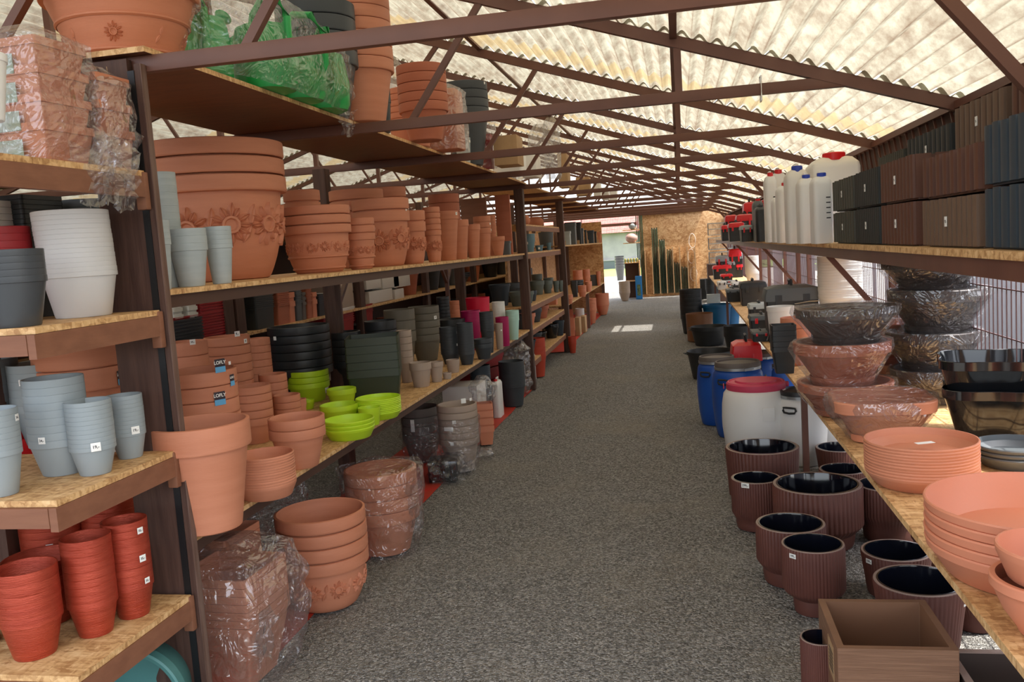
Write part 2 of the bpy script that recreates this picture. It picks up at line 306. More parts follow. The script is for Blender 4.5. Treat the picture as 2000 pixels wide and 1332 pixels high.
# ------------------------------------------------------------------ pots
# name: (base ratio, rim height frac, rim overhang frac, style)
KIND = {
 'classic': (.66, .24, .085, 'rim'), 'tall': (.60, .17, .07, 'rim'), 'cup': (.68, .12, .055, 'thin'), 'plain': (.8, 0, 0, 'plain'),
 'rimmed': (.72, .30, .07, 'rim'), 'flower': (.66, .16, .09, 'bell'), 'saucer': (.82, 0, 0, 'saucer'), 'bowl': (.55, .2, .04, 'bowl'),
 'bucket': (.74, .10, .05, 'thin'), 'tub': (.78, .12, .05, 'thin'), 'cyl': (.93, 0, 0, 'plain'), 'globe': (.5, 0, 0, 'globe')}
MESH = {}
def pot_mesh(kind, R, h, step, seg=48):
    key = (kind, round(R, 3), round(h, 3), round(step, 3), seg)
    if key in MESH: return MESH[key]
    rb, hr, ro, st = KIND[kind]; s = step if step > 0 else h*.1
    hrim = hr*h
    if st in ('rim', 'thin', 'bell') and step > 0: hrim = min(max(step*(.90 if st == 'bell' else .96), .004), h*.6) if st != 'thin' else min(max(step*1.0, .006), h*.5)
    rb_ = rb*R; P = []
    if st == 'saucer':
        t = min(.003, h*.1); l = h*.28
        P = [(0, 0), (rb_*.97, 0), (rb_, .003), (R*.975, h-l), (R*.985, h-l+.002), (R, h-.004), (R-.002, h), (R-.006, h), (R*.93, h*.55), (rb_*.93, t*1.5), (0, t*1.5)]
    elif st == 'globe':
        for i in range(13):
            a = -1.15+i*(2.25/12); P.append((R*math.cos(a), h*(math.sin(a)-math.sin(-1.15))/(math.sin(1.10)-math.sin(-1.15))))
        P = [(0, 0)] + P + [(P[-1][0]-.006, h), (R*.8, h*.5), (R*.4, h*.06), (0, h*.06)]
    elif st == 'bowl':
        t = min(.004, R*.03)
        P = [(0, 0), (rb_, 0), (rb_+.004, .01), (R*.80, h*.40), (R*.93, h*.72), (R*.965, h*(1-hr)), (R, h*(1-hr)+.003), (R, h-.003), (R-.003, h), (R-.012, h), (R-.016, h*(1-hr)), (R*.9, h*.7), (R*.76, h*.4), (rb_*.9, .008), (0, .008)]
    else:
        R1 = R*(1-ro) if st != 'plain' else R
        sl = (R1-rb_)/max(h-hrim, 1e-4); tw = max(.0008, min(.8*sl*s, .003)); tl = max(.0012, min(.8*(R-R1)+tw if st != 'plain' else tw, .014 if st == 'rim' or st == 'bell' else .004))
        P = [(0, 0), (rb_*.96, 0), (rb_, .004)]
        if st == 'bell':
            for u in (.05, .12, .25, .45, .65, .8, .9, .97): P.append((rb_*1.0+(R1-rb_)*(1-(1-u)**2.4 if u < .5 else (1-.5**2.4)+(u-.5)*2*.5**2.4), (h-hrim)*u))
            P.append((R1, h-hrim-.002))
        else: P.append((R1, h-hrim-.001))
        if st in ('rim', 'bell'):
            e = min(.010 if st == 'bell' else .006, hrim*.3)
            P += [(R*.985, h-hrim), (R*.995, h-hrim+e*.4), (R, h-hrim+e), (R, h-e), (R*.997, h-e*.3), (R-e*.8, h), (R-tl+e*.3, h), (R-tl, h-e*.6), (R1-tw-.001, h-hrim-.004)]
        elif st == 'thin': P += [(R*.995, h-hrim), (R, h-hrim+.002), (R, h-.001), (R-.0012, h), (R-max(tl, .002), h-.001), (R1-tw, h-hrim-.004)]
        else: P += [(R1, h-.001), (R1-.001, h), (R1-max(tw, .0025), h-.001)]
        P += [(rb_-tw, .008), (0, .008)]
    bm = NB(); lathe(bm, P, seg)
    MESH[key] = finish(bm, kind+'_pot', 32); return MESH[key]
def flowers_mesh(R, h, rb, z0, fr, n=9, petals=12):
    """raised sunflowers standing out of a pot wall; surface radius given by the wall at height z"""
    bm = NB(); rnd = random.Random(3)
    def put(th0, zc, u, v, d):      # u along circumference, v up, d outwards
        r = R(zc+v) + d; th = th0+u/R(zc); return (r*math.cos(th), r*math.sin(th), zc+v)
    def leaf(th, zc, ang, r0, r1, wd, d):
        c, s = math.cos(ang), math.sin(ang); pts = []
        for t, wf in ((0, .35), (.3, .9), (.55, 1), (.8, .6), (1, .05)):
            rr = r0+(r1-r0)*t
            row = [put(th, zc, rr*c-k*wd*wf*s, rr*s+k*wd*wf*c, dd) for k, dd in ((-1, -.001), (-.35, d), (0, d*.55), (.35, d), (1, -.001))]
            pts.append([bm.verts.new(p) for p in row])
        for a, b in zip(pts, pts[1:]):
            for i in range(4): bm.faces.new((a[i], a[i+1], b[i+1], b[i]))
    for k in range(1):
        th = 0; zc = z0
        for p in range(petals): leaf(th, zc, 2*PI*p/petals+rnd.uniform(-.1, .1), fr*.42, fr*rnd.uniform(.9, 1.12), fr*.2, fr*.16)
        for q in range(2): leaf(th+PI/n, zc, PI/2+PI*q+rnd.uniform(-.5, .5), fr*.05, fr*1.0, fr*.26, fr*.12)
        rings = []
        for rr, dd in ((0, .07), (.26, .09), (.32, .2), (.42, .2), (.46, -.02)):
            rings.append([bm.verts.new(put(th, zc, rr*fr*math.cos(a), rr*fr*math.sin(a), dd*fr*(1+.18*(i % 2)*(rr > .3)))) for i, a in enumerate([2*PI*j/20 for j in range(20)])] if rr > 0 else [bm.verts.new(put(th, zc, 0, 0, dd*fr))])
        for A, B in zip(rings, rings[1:]):
            for j in range(20):
                j2 = (j+1) % 20
                bm.faces.new((A[0], B[j], B[j2]) if len(A) == 1 else (A[j], B[j], B[j2], A[j2]))
    return finish(bm, 'raised_flower', 50)

ORD = ['topmost', 'second', 'third', 'fourth', 'fifth', 'sixth', 'seventh', 'eighth', 'ninth', 'tenth', 'eleventh', 'twelfth', 'thirteenth', 'fourteenth', 'fifteenth', 'sixteenth', 'seventeenth', 'eighteenth']
def lab(i, n, d):
    if n == 1: return d[0]
    if i == n-1: return 'bottom one of the stacked '+d[1]
    if i == 0: return 'topmost of the stacked '+d[1]
    return ORD[i]+' from the top, stacked '+d[1]
BACK = {'l': -1.70, 'r': .87, 'off': 0}
def place(xb, yb, wpx, yt, z, rb):
    """centre, radius and overall height of a round thing whose base front shows at (xb,yb) on the plane z"""
    if abs(z-H) < .25:            # near eye level: stand it behind the board's front edge instead
        R = .08; X0 = (BACK.get('l') if xb < 1300 else BACK.get('r'))
        for _ in range(12):
            X = X0-R-BACK['off'] if xb < 1300 else X0+R+BACK['off']
            P = onx(xb, yb, X); dep = (Vector((P.x, P.y, z))-Vector((0, 0, H))).dot(FW); R = wpx/2*dep/F
        c = Vector((P.x, P.y, z)); D = math.hypot(c.x, c.y)-R*rb; u = Vector((c.x, c.y, 0)).normalized()
        D2 = (D+R*rb)-R*.98; zt = z
        for _ in range(8):
            p = Vector((u.x*D2, u.y*D2, zt))-Vector((0, 0, H)); px = 1000+F*p.dot(RT)/p.dot(FW)
            d = ray(px, yt); zt = H+d.z*D2/math.hypot(d.x, d.y)
        return c, R, zt-z
    P = onz(xb, yb, z); hd = Vector((P.x, P.y, 0)); u = hd.normalized(); D = hd.length
    R = .1
    for _ in range(6):
        c = u*(D+R*rb); dep = (Vector((c.x, c.y, z))-Vector((0, 0, H))).dot(FW); R = wpx/2*dep/F
    D2 = (D+R*rb)-R*.98
    # column of the top: solve iteratively for the pixel column of the point above
    zt = z
    for _ in range(8):
        p = Vector((u.x*D2, u.y*D2, zt))-Vector((0, 0, H)); px = 1000+F*p.dot(RT)/p.dot(FW)
        d = ray(px, yt); zt = H+d.z*D2/math.hypot(d.x, d.y)
    return Vector((c.x, c.y, z)), R, zt-z
def add_tags(pots, c, R, zs, tags):
    for t in tags:
        px, py, wp, s = t[:4]; d = ray(px, py); o = Vector((0, 0, H))
        # intersect the stack's outer cylinder
        a = d.x**2+d.y**2; b = 2*(d.x*(o.x-c.x)+d.y*(o.y-c.y)); cc = (o.x-c.x)**2+(o.y-c.y)**2-(R*1.0)**2; q = b*b-4*a*cc
        tt = (-b-math.sqrt(q))/(2*a) if q > 0 else -b/(2*a)
        p = o+d*tt; n = Vector((p.x-c.x, p.y-c.y, 0)).normalized(); wd = wp*tt/F; hg = wd*(t[4] if len(t) > 4 else .95)
        k = min(range(len(zs)), key=lambda i: abs(zs[i]-p.z)) if len(zs) > 1 else 0
        par = pots[k]; rot = math.atan2(n.y, n.x)
        p2 = Vector((c.x, c.y, 0)) + n*(R+wd*wd/(8*R)+.0012); loc = Vector((p2.x, p2.y, p.z))
        make_tag(par, loc, rot, wd, hg, s)
def make_tag(par, loc, rot, wd, hg, s):
    lofly = s == 'LOFLY'
    bm = NB(); box(bm, (-.0006, -wd/2, -hg/2), (0, wd/2, hg/2), bev=.0002)
    g = obj('brand_sticker' if lofly else 'price_tag', bm, STKD if lofly else PAPER)
    g.parent = par; g.matrix_parent_inverse = par.matrix_basis.inverted()
    g.location = loc; g.rotation_euler = (0, 0, rot); g['label'] = 'dark and blue sticker' if lofly else 'small white price sticker'
    if s:
        me = text(s, wd*(.40 if lofly else (.62 if len(s) < 4 else .46)))
        tx = bpy.data.objects.new('lettering', me)
        if not me.materials: me.materials.append(PAPER if lofly else INK)
        COL.objects.link(tx); tx.parent = g; tx.location = (.0004, 0, hg*.22 if lofly else 0); tx.rotation_euler = (PI/2, 0, PI/2)
    if lofly:
        bm = NB(); box(bm, (0, -wd/2, -hg/2), (.0004, wd/2, -hg*.08)); st = obj('printed_band', bm, STKB, g)
def S(d, kind, m, xb, yb, wpx, yt, z, n=1, f=.1, tags=(), name=None, cat='plant pot', seg=48, tilt=None, grp=None, relief=0, off=0):
    """a pot, or a stack of n nested pots each showing the fraction f of its height"""
    rb = KIND[kind][0]; BACK['off'] = off
    c, R, tot = place(xb, yb, wpx, yt, z, rb); BACK['off'] = 0
    if tot < .01: tot = .01
    h = tot/(1+(n-1)*f); step = h*f if n > 1 else 0
    me = pot_mesh(kind, R, h, step, seg)
    if not me.materials: me.materials.append(m)
    elif me.materials[0] != m:
        k2 = ('c', id(me), m.name)
        if k2 not in MESH: MESH[k2] = me.copy(); MESH[k2].materials[0] = m
        me = MESH[k2]
    nm = name or {'saucer': 'saucer', 'bowl': 'bowl_planter'}.get(kind) or ('terracotta_pot' if m in (TERRA, TERRAD, TERRAO) else 'nursery_pot' if kind in ('cup', 'bucket') else 'plant_pot'); pots = []
    zs = []
    if cat == 'plant pot': cat = nm.replace('_', ' ')
    single = isinstance(d, str); d = (d, d) if single else d
    rnd = random.Random(int(xb*7+yb))
    for i in range(n):
        zz = z+.0008+(n-1-i)*step*1.0
        o = obj(nm, me, None, loc=(c.x+rnd.uniform(-1, 1)*R*.006*(n > 1), c.y+rnd.uniform(-1, 1)*R*.006*(n > 1), zz), rotz=rnd.uniform(0, 6.28) if not relief else .4)
        if tilt and n > 1:
            o.location.x += tilt[0]*(n-1-i)*step; o.location.y += tilt[1]*(n-1-i)*step
        tag(o, lab(i, n, d), cat, grp or ((d[1]) if n > 1 else None)); pots.append(o); zs.append(zz+h-(step or h*.2)/2)
    for o in pots: o.rotation_euler.z = pots[-1].rotation_euler.z if relief else o.rotation_euler.z
    if tags: add_tags(pots, c, R*1.002, zs, tags)
    if relief:
        hrim = min(max(step*.97, .004), h*.6) if step else KIND[kind][1]*h; R1 = R*(1-KIND[kind][2]); rb_ = rb*R
        def wall(zv):
            u = max(0, min(1, zv/(h-hrim)))
            if KIND[kind][3] == 'bell': return rb_+(R1-rb_)*(1-(1-u)**2.4 if u < .5 else (1-.5**2.4)+(u-.5)*2*.5**2.4)
            return rb_+(R1-rb_)*u
        fr = (h-hrim)*relief[0]; fm = flowers_mesh(wall, h, rb, (h-hrim)*relief[1], fr, relief[2]); fm.materials.append(m)
        for k in range(relief[2]):
            ro = bpy.data.objects.new('raised_flower', fm); COL.objects.link(ro); ro.parent = pots[-1]; ro.rotation_euler.z = 2*PI*k/relief[2]; ro.location.z = fr*.1*math.sin(k*2.4)
        if len(relief) > 3:
            for zf in relief[3]:
                bm = NB(); rr = wall(zf*(h-hrim)); lathe(bm, [(rr-.001, -.008), (rr+.006, -.003), (rr+.006, .003), (rr-.001, .008)], seg)
                b = obj('raised_band', bm, m, pots[-1]); b.location.z = zf*(h-hrim)
    return c, R, h, pots

# ------------------------------------------------------------------ structure: ground, roof, trusses
bm = NB(); bmesh.ops.create_grid(bm, x_segments=90, y_segments=220, size=.5, matrix=Matrix.Translation((-2.5, 12, 0)) @ Matrix.Diagonal((24, 46, 1, 1)))
for v in bm.verts: v.co.z = noise.noise(v.co*.8)*.008-.006
struct('floor', bm, GRAVEL)
RX0, RIDGE, ZR = 1.30, -3.35, lambda x: 2.52-.333*x
TY = [2.67+1.775*i for i in range(-1, 13)]
SHEET_P = .082
def roof(xa, xb, za, zb, name):
    """corrugated sheets in rows, running along y, each row lapping under the next at a truss"""
    bm = NB(); nw = int(abs(xb-xa)/SHEET_P*8); dl = bm.verts.layers.float.new('valley_dark')
    for r in range(len(TY)-1):
        y0, y1 = TY[r]-.03, TY[r+1]+.05
        if r == 0: y0 = .4
        sk = []
        if name == 'ceiling' and r == 8: sk = [(-.10, .52)]
        if r == len(TY)-2: y1 = TY[-1]+.2
        rows = []
        for yi, (yy, dz) in enumerate(((y0, .0), (y0+.35, .002), ((y0+y1)/2, .006), (y1-.4, .010), (y1, .012))):
            rows.append([bm.verts.new((xa+(xb-xa)*i/nw, yy, za+(zb-za)*i/nw+.070+dz+.0165*math.sin(2*PI*i/8))) for i in range(nw+1)])
            for i, v in enumerate(rows[-1]): v[dl] = 1.0 if i % 8 == 6 else 0.0
        for A, B in zip(rows, rows[1:]):
            for i in range(nw):
                xm = xa+(xb-xa)*(i+.5)/nw
                if any(lo < xm < hi for lo, hi in sk) and A is not rows[0] and B is not rows[-1]: continue
                bm.faces.new((A[i], A[i+1], B[i+1], B[i]))
    return struct(name, bm, ROOFM)
roof(RX0+.18, RIDGE, ZR(RX0+.18), ZR(RIDGE), 'ceiling')
roof(RIDGE, -8.2, ZR(RIDGE), ZR(RIDGE)-.333*(4.85), 'ceiling')
for k, y in enumerate(TY):
    d = ['nearest', 'second', 'third', 'fourth', 'fifth', 'sixth', 'seventh', 'eighth', 'ninth', 'tenth', 'eleventh', 'twelfth', 'thirteenth', 'farthest'][k]
    if k == 0: continue        # behind the frame's top edge
    d = ['', 'nearest', 'second nearest', 'third nearest', 'fourth nearest', 'fifth nearest', 'sixth nearest', 'seventh nearest', 'eighth nearest', 'ninth nearest', 'tenth nearest', 'eleventh nearest', 'twelfth nearest', 'farthest'][k]
    t = thing('roof_truss', (0, y, 0)); tag(t, d+' brown steel roof truss spanning above the aisle', 'roof truss', 'brown steel roof trusses')
    bm = NB(); beam(bm, (RX0, 0, ZR(RX0)+.028), (RIDGE, 0, ZR(RIDGE)+.028), .04, .056); obj('rafter', bm, STEEL, t)
    zl = ZR(RIDGE)-.333*4.6
    bm = NB(); beam(bm, (RIDGE, 0, ZR(RIDGE)+.028), (-7.95, 0, zl+.028), .04, .056); obj('rafter', bm, STEEL, t)
    bm = NB(); box(bm, (-7.4, -.018, 2.25), (.84, .018, 2.302), bev=.002); obj('tie_beam', bm, STEEL, t)
    bm = NB(); beam(bm, (.036, 0, 2.30), (.036, 0, ZR(.036)), .035, .035); obj('king_post', bm, STEEL, t)
    for xa, xb_ in ((-1.32, -.92), (-2.3, -1.62), (-4.4, -4.9), (-5.4, -5.9)):
        zz = ZR(xb_) if xb_ > RIDGE else ZR(RIDGE)-.333*(RIDGE-xb_)
        bm = NB(); beam(bm, (xa, 0, 2.29), (xb_, 0, zz+.01), .03, .03); obj('web_brace', bm, STEEL, t)
    if k in (1, 5, 10): bm = NB(); beam(bm, (.70, 0, 2.26), (1.0 if k == 1 else 1.25, 0, 1.89 if k == 1 else 1.585), .035, .035); obj('knee_brace', bm, STEEL, t)
    bm = NB(); beam(bm, (RIDGE, 0, 2.3), (RIDGE, 0, ZR(RIDGE)), .04, .04); obj('web_post', bm, STEEL, t)
def purlin(x, z, label, w_=.045, h_=.05):
    bm = NB(); box(bm, (x-w_/2, 1.2, z-h_/2), (x+w_/2, TY[-1]+.1, z+h_/2)); tag(obj('roof_purlin', bm, STEEL), label, 'purlin')
purlin(-1.31, 3.02, 'brown steel purlin running the length of the roof above the left rack', .03, .035)
purlin(.02, 2.545+.02, 'brown steel purlin running the length of the roof above the aisle', .035, .03)
# eave beam on the right with the lattice fence top
bm = NB(); box(bm, (1.27, .8, 2.10), (1.31, 25, 2.135)); box(bm, (1.27, .8, 1.93), (1.31, 25, 1.96))
n = 0; y = .8
while y < 25:
    beam(bm, (1.29, y, 1.95), (1.29, y+.11, 2.11), .008, .012, up=(1, 0, 0)); y += .14
t = thing('eave_beam', (1.29, 12, 2.0)); tag(t, 'brown lattice eave beam under the right roof edge', 'beam'); o = obj('lattice', bm, STEEL, t); o.matrix_parent_inverse = Matrix.Translation(t.location).inverted()
o = obj('backing_board', box(NB(), (1.325, .8, 1.90), (1.345, 25, 2.15)), FASCIAD, t); o.matrix_parent_inverse = Matrix.Translation(t.location).inverted()

# ------------------------------------------------------------------ right fence and the pale cladding beyond
for k in range(12):
    y = 1.2+k*2.05
    t = thing('wire_fence', (1.30, y, 0))
    tag(t, ['nearest', 'second', 'third', 'fourth', 'fifth', 'sixth', 'seventh', 'eighth', 'ninth', 'tenth', 'eleventh', 'farthest'][k]+' wire mesh fence panel behind the right shelf', 'fence', 'wire mesh fence panels')
    bm = NB(); box(bm, (-.02, -.02, 0), (.02, .03, 1.95)); obj('post', bm, STEEL, t)
    bm = NB()
    for i in range(1, 39): yy = i*.052; beam(bm, (0, yy, .05), (0, yy, 1.94), .004, .004)
    for i in range(10): zz = .1+i*.2; beam(bm, (.004, .032, zz), (.004, 2.02, zz), .005, .005)
    obj('wire_mesh', bm, WIRE, t)
bm = NB(); n = 600
for s_ in range(9):
    y0 = 1.5+s_*2.7; k_ = 60; A = []
    for i in range(k_+1): 
        yy = y0+2.2*i/k_; A.append((bm.verts.new((2.55+.012*math.sin(i*PI/3), yy, .0)), bm.verts.new((2.55+.012*math.sin(i*PI/3), yy, 2.0))))
    for (a, b), (c_, d_) in zip(A, A[1:]): bm.faces.new((a, c_, d_, b))
tag(obj('corrugated_hoarding', bm, CLADW), 'pale corrugated hoarding standing outside beyond the right fence', 'hoarding')

# ------------------------------------------------------------------ the end: strand board walls, outside
EY = 24.9
bm = NB(); box(bm, (-1.07, EY, .0), (1.35, EY+.03, 2.42)); struct('wall_back', bm, OSBW)
bm = NB(); box(bm, (-7.8, 20.3, 0), (-1.72, 20.33, 2.08)); struct('wall_left', bm, OSBW)
bm = NB(); box(bm, (-1.05, EY-.05, 0), (.55, EY-.005, .075)); struct('baseboard_back', bm, OSBW)
bm = NB(); box(bm, (-3.6, EY-.1, 2.28), (.7, EY, 2.52)); tag(obj('header_beam', bm, STEEL), 'wide brown beam closing the roof above the far opening', 'beam')
bm = NB(); box(bm, (-4.2, EY-.4, 2.02), (-1.1, EY-.34, 2.1)); tag(obj('lintel', bm, STEEL), 'brown steel lintel over the far left opening', 'beam')
bm = NB(); box(bm, (-30, 52, 0), (6, 52.4, 2.2)); box(bm, (-30, 51.9, 0), (6, 52, .5), 1); box(bm, (-30, 51.86, .5), (6, 52, .58))
hs_ = thing('outbuilding', (0, 0, 0)); tag(hs_, 'low grey building with red tiled roof seen through the far opening', 'building')
obj('wall', bm, [WALLG, WALLD], hs_)
bm = NB(); v = [bm.verts.new(p) for p in ((-30.3, 51.5, 2.12), (6.3, 51.5, 2.12), (6.3, 54, 3.1), (-30.3, 54, 3.1), (-30.3, 60, 2.1), (6.3, 60, 2.1))]
bm.faces.new((v[0], v[1], v[2], v[3])); bm.faces.new((v[3], v[2], v[5], v[4])); obj('roof', bm, TILE, hs_)
bm = NB(); bmesh.ops.create_grid(bm, x_segments=40, y_segments=10, size=.5, matrix=Matrix.Translation((-12, 46, .02)) @ Matrix.Diagonal((36, 11, 1, 1)))
for v in bm.verts: v.co.z += noise.noise(v.co)*.05
tag(obj('grass_strip', bm, GRASS), None or 'green grass growing at the foot of the grey building', 'grass', kind='stuff')
bm = NB(); bmesh.ops.create_grid(bm, x_segments=2, y_segments=2, size=.5, matrix=Matrix.Translation((-8, 37, .004)) @ Matrix.Diagonal((26, 18, 1, 1)))
struct('trim_1', bm, CONC)
bm = NB()
for i in range(40): x_ = -2.9+i*.05; beam(bm, (x_, EY+2.2, 1.85), (x_, EY+2.2, 2.6), .006, .006)
for i in range(8): beam(bm, (-2.9, EY+2.2, 1.87+i*.1), (-.95, EY+2.2, 1.87+i*.1), .006, .006)
for x_ in (-2.9, -.95): beam(bm, (x_, EY+2.2, 0), (x_, EY+2.2, 2.6), .03, .03)
tag(obj('mesh_gate', bm, WIRE), 'dark wire grid hanging over the far left opening', 'fence')

# ------------------------------------------------------------------ left racks
def rack(label, loc_y): t = thing('shelving_rack', (-1.68, loc_y, 0)); tag(t, label, 'shelving rack'); return t
def part(name, bm, m, t, label=None):
    o = obj(name, bm, m, t); o.matrix_parent_inverse = Matrix.Translation(t.location).inverted()
    if label: o['label'] = label
    return o
XF, XB = -1.68, -2.42
ZS = (.508, 1.008, 1.479, 1.93); ZL, ZM, ZT = .69, 1.541, 2.322
r1 = rack('near left shelving rack with four short boards and a dark wooden post', 2.3)
for z in ZS:
    part('shelf_board', box(NB(), (XB, 2.03 if z < 1.9 else 1.7, z-.018), (XF, 2.60, z)), OSB, r1)
    part('shelf_edge', box(NB(), (XF-.02, 2.02 if z < 1.9 else 1.7, z-.085), (XF+.004, 2.60, z-.019)), FASCIA, r1)
    if z < 1.9: part('end_rail', box(NB(), (XB, 2.018, z-.075), (XF-.021, 2.045, z-.019)), FASCIA, r1)
    bm = NB(); box(bm, (XF-.03, 2.585, z-.125), (XF+.006, 2.612, z-.004), bev=.006); part('bracket', bm, FASCIA, r1)
part('post', box(NB(), (-1.87, 2.62, 0), (-1.713, 2.647, 2.29)), WOODP, r1)
part('post_rail', box(NB(), (-1.7125, 2.617, 0), (-1.689, 2.647, 2.25)), METALD, r1, 'dark slotted steel rail')
part('post', box(NB(), (-1.6885, 2.62, 0), (-1.6685, 2.648, 2.27)), WOODP, r1); part('post_edge', box(NB(), (-1.668, 2.62, 0), (-1.664, 2.648, 2.27)), WOODE, r1, 'pale brown wooden edge')  # thin strip gives the post's aisle side a paler brown than its front
for i in range(16):
    pass
part('rear_post', box(NB(), (XB-.03, 2.60, 0), (XB+.05, 2.68, 2.27)), WOODP, r1)
part('rear_post', box(NB(), (XB-.03, 2.03, 0), (XB+.04, 2.09, 2.27)), WOODP, r1)
r2 = rack('long left shelving rack holding terracotta pots on two long boards', 6)
for z, x0, th in ((ZL, -2.45, .018), (ZM, -2.40, .018)):
    for a, b in ((2.66, 5.98), (5.99, 9.66)):
        part('shelf_board', box(NB(), (x0, a, z-th), (XF, b, z)), OSB, r2)
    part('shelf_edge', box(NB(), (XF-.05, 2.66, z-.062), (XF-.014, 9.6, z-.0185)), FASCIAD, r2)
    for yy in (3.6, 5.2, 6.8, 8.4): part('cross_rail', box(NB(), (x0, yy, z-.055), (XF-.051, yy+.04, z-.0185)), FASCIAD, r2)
for a, b in ((2.61, 4.45), (4.46, 6.22), (6.23, 8.0), (8.01, 9.78)):
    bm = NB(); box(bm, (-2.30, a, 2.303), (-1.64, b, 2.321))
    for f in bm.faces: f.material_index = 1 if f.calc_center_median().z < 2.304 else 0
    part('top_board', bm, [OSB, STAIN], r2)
for y0, y1 in ((2.2, 2.44),): part('top_board_support', box(NB(), (-2.3, 2.72, 2.275), (-1.75, 2.76, 2.302)), WOODP, r2)
def post(t, x, y, z1=2.25, s=.10, d=.10): part('post', box(NB(), (x-s, y, 0), (x, y+d, z1), bev=.003), WOODP, t)
post(r2, -1.66, 9.62); post(r2, -2.40, 9.62); post(r2, -2.42, 5.9, s=.09)
r3 = rack('middle left shelving rack between two brown posts holding grey pots', 11.3)
for z in (1.87, 1.545, .93, .655, .29):
    part('shelf_board', box(NB(), (-2.4, 9.75, z-.018), (-1.72, 12.95, z)), OSB, r3)
    part('shelf_edge', box(NB(), (-1.745, 9.75, z-.075), (-1.715, 12.95, z-.0185)), FASCIA, r3)
post(r3, -1.66, 12.98); post(r3, -2.40, 12.98)
part('top_board', box(NB(), (-2.35, 9.8, 2.303), (-1.66, 13.3, 2.321)), OSB, r3)
r4 = rack('farthest left shelving rack ending at the strand board wall', 16.6)
for z in (1.60, .69): part('shelf_board', box(NB(), (-2.5, 13.1, z-.022), (-1.72, 20.25, z)), OSB, r4)
for yy in (14.8, 16.6, 18.4, 20.16): part('post', box(NB(), (-2.56, yy, 0), (-2.50, yy+.07, 2.1)), WOODE, r4)
for yy in (16.6, 20.2): part('post', box(NB(), (-1.78, yy, 0), (-1.72, yy+.05, .668)), WOODE, r4)
part('back_panel', box(NB(), (-2.60, 13.1, .0), (-2.565, 20.2, 1.85)), OSBW, r4)
part('top_board', box(NB(), (-2.35, 13.4, 2.303), (-1.66, 20.2, 2.321)), OSB, r4)
# Y braced steel posts behind the rack
for i, y in enumerate((6.1, 9.2)):
    bm = NB(); x = -2.48; beam(bm, (x, y, 0), (x, y, 1.52), .04, .04)
    beam(bm, (x, y, 1.28), (x, y-.28, 1.52), .03, .03); beam(bm, (x, y, 1.28), (x, y+.28, 1.52), .03, .03)
    tag(obj('braced_post', bm, STEEL), ['nearer', 'farther'][i]+' thin brown post with two slanting braces under the long board', 'post')
# red ground sheet
bm = NB(); bmesh.ops.create_grid(bm, x_segments=12, y_segments=60, size=.5, matrix=Matrix.Translation((-2.02, 6.2, .004)) @ Matrix.Diagonal((.64, 7.4, 1, 1)))
for v in bm.verts: v.co.z += .003*noise.noise(v.co*9); v.co.x += .02*noise.noise(v.co*1.5)*(v.co.x > -1.8)
tag(obj('ground_sheet', bm, MATRED), 'red sheet laid on the ground under the long left rack', 'ground sheet')
bm = NB(); bmesh.ops.create_grid(bm, x_segments=6, y_segments=30, size=.5, matrix=Matrix.Translation((-2.12, 16.5, .004)) @ Matrix.Diagonal((.72, 7, 1, 1)))
tag(obj('ground_sheet', bm, MATRED), 'red sheet on the ground under the farthest left rack', 'ground sheet')

# ------------------------------------------------------------------ right shelves
rr = thing('shelving_rack', (.9, 8, 0)); tag(rr, 'long right shelving rack of two strand board shelves along the fence', 'shelving rack')
for a, b in ((.8, 3.4), (3.41, 6.2), (6.21, 10.), (10.01, 14.5), (14.51, 19.0)): part('lower_board', box(NB(), (.60, a, .73), (1.24, b, .75)), OSB, rr)
part('lower_rail', box(NB(), (.66, .8, .68), (.70, 19, .729)), STEEL, rr); part('lower_rail', box(NB(), (1.18, .8, .68), (1.22, 19, .729)), STEEL, rr)
for a, b in ((.8, 4.4), (4.41, 9), (9.01, 15), (15.01, 21)): part('upper_board', box(NB(), (.845, a, 1.482), (1.25, b, 1.505)), OSB, rr)
part('upper_rail', box(NB(), (.86, .8, 1.425), (.90, 21, 1.481)), STEEL, rr); part('upper_rail', box(NB(), (1.20, .8, 1.425), (1.24, 21, 1.481)), STEEL, rr)
for y in (1.2, 5.45, 9.6, 14, 18.6):
    bm = NB(); beam(bm, (.70, y, 0), (.70, y, .68), .035, .035); part('leg', bm, STEEL, rr)
    bm = NB(); beam(bm, (.88, y+.1, 1.43), (1.22, y+.1, 1.0), .03, .03); part('bracket', bm, STEEL, rr)
    bm = NB(); beam(bm, (1.22, y, 0), (1.22, y, 1.98), .04, .04); part('upright', bm, STEEL, rr)
# ------------------------------------------------------------------ more builders
def rring(bm, a, b, c, z, n=4, cx=0, cy=0):
    c = min(c, a*.99, b*.99); v = []
    for qx, qy, s in ((1, 1, 0), (-1, 1, 1), (-1, -1, 2), (1, -1, 3)):
        for k in range(n+1):
            t = (s+k/n)*PI/2; v.append(bm.verts.new((cx+qx*(a-c)+c*math.cos(t), cy+qy*(b-c)+c*math.sin(t), z)))
    return v
def loft(bm, prof, n=4, cap=True, mi=0):
    """prof: (half x, half y, corner, z[, cx, cy])"""
    R_ = [rring(bm, p[0], p[1], p[2], p[3], n, *(p[4:6] if len(p) > 4 else (0, 0))) for p in prof]; m_ = len(R_[0])
    for A, B in zip(R_, R_[1:]):
        for k in range(m_): bm.faces.new((A[k], A[(k+1) % m_], B[(k+1) % m_], B[k])).material_index = mi
    if cap: bm.faces.new(R_[0][::-1]).material_index = mi; bm.faces.new(R_[-1]).material_index = mi
    return bm
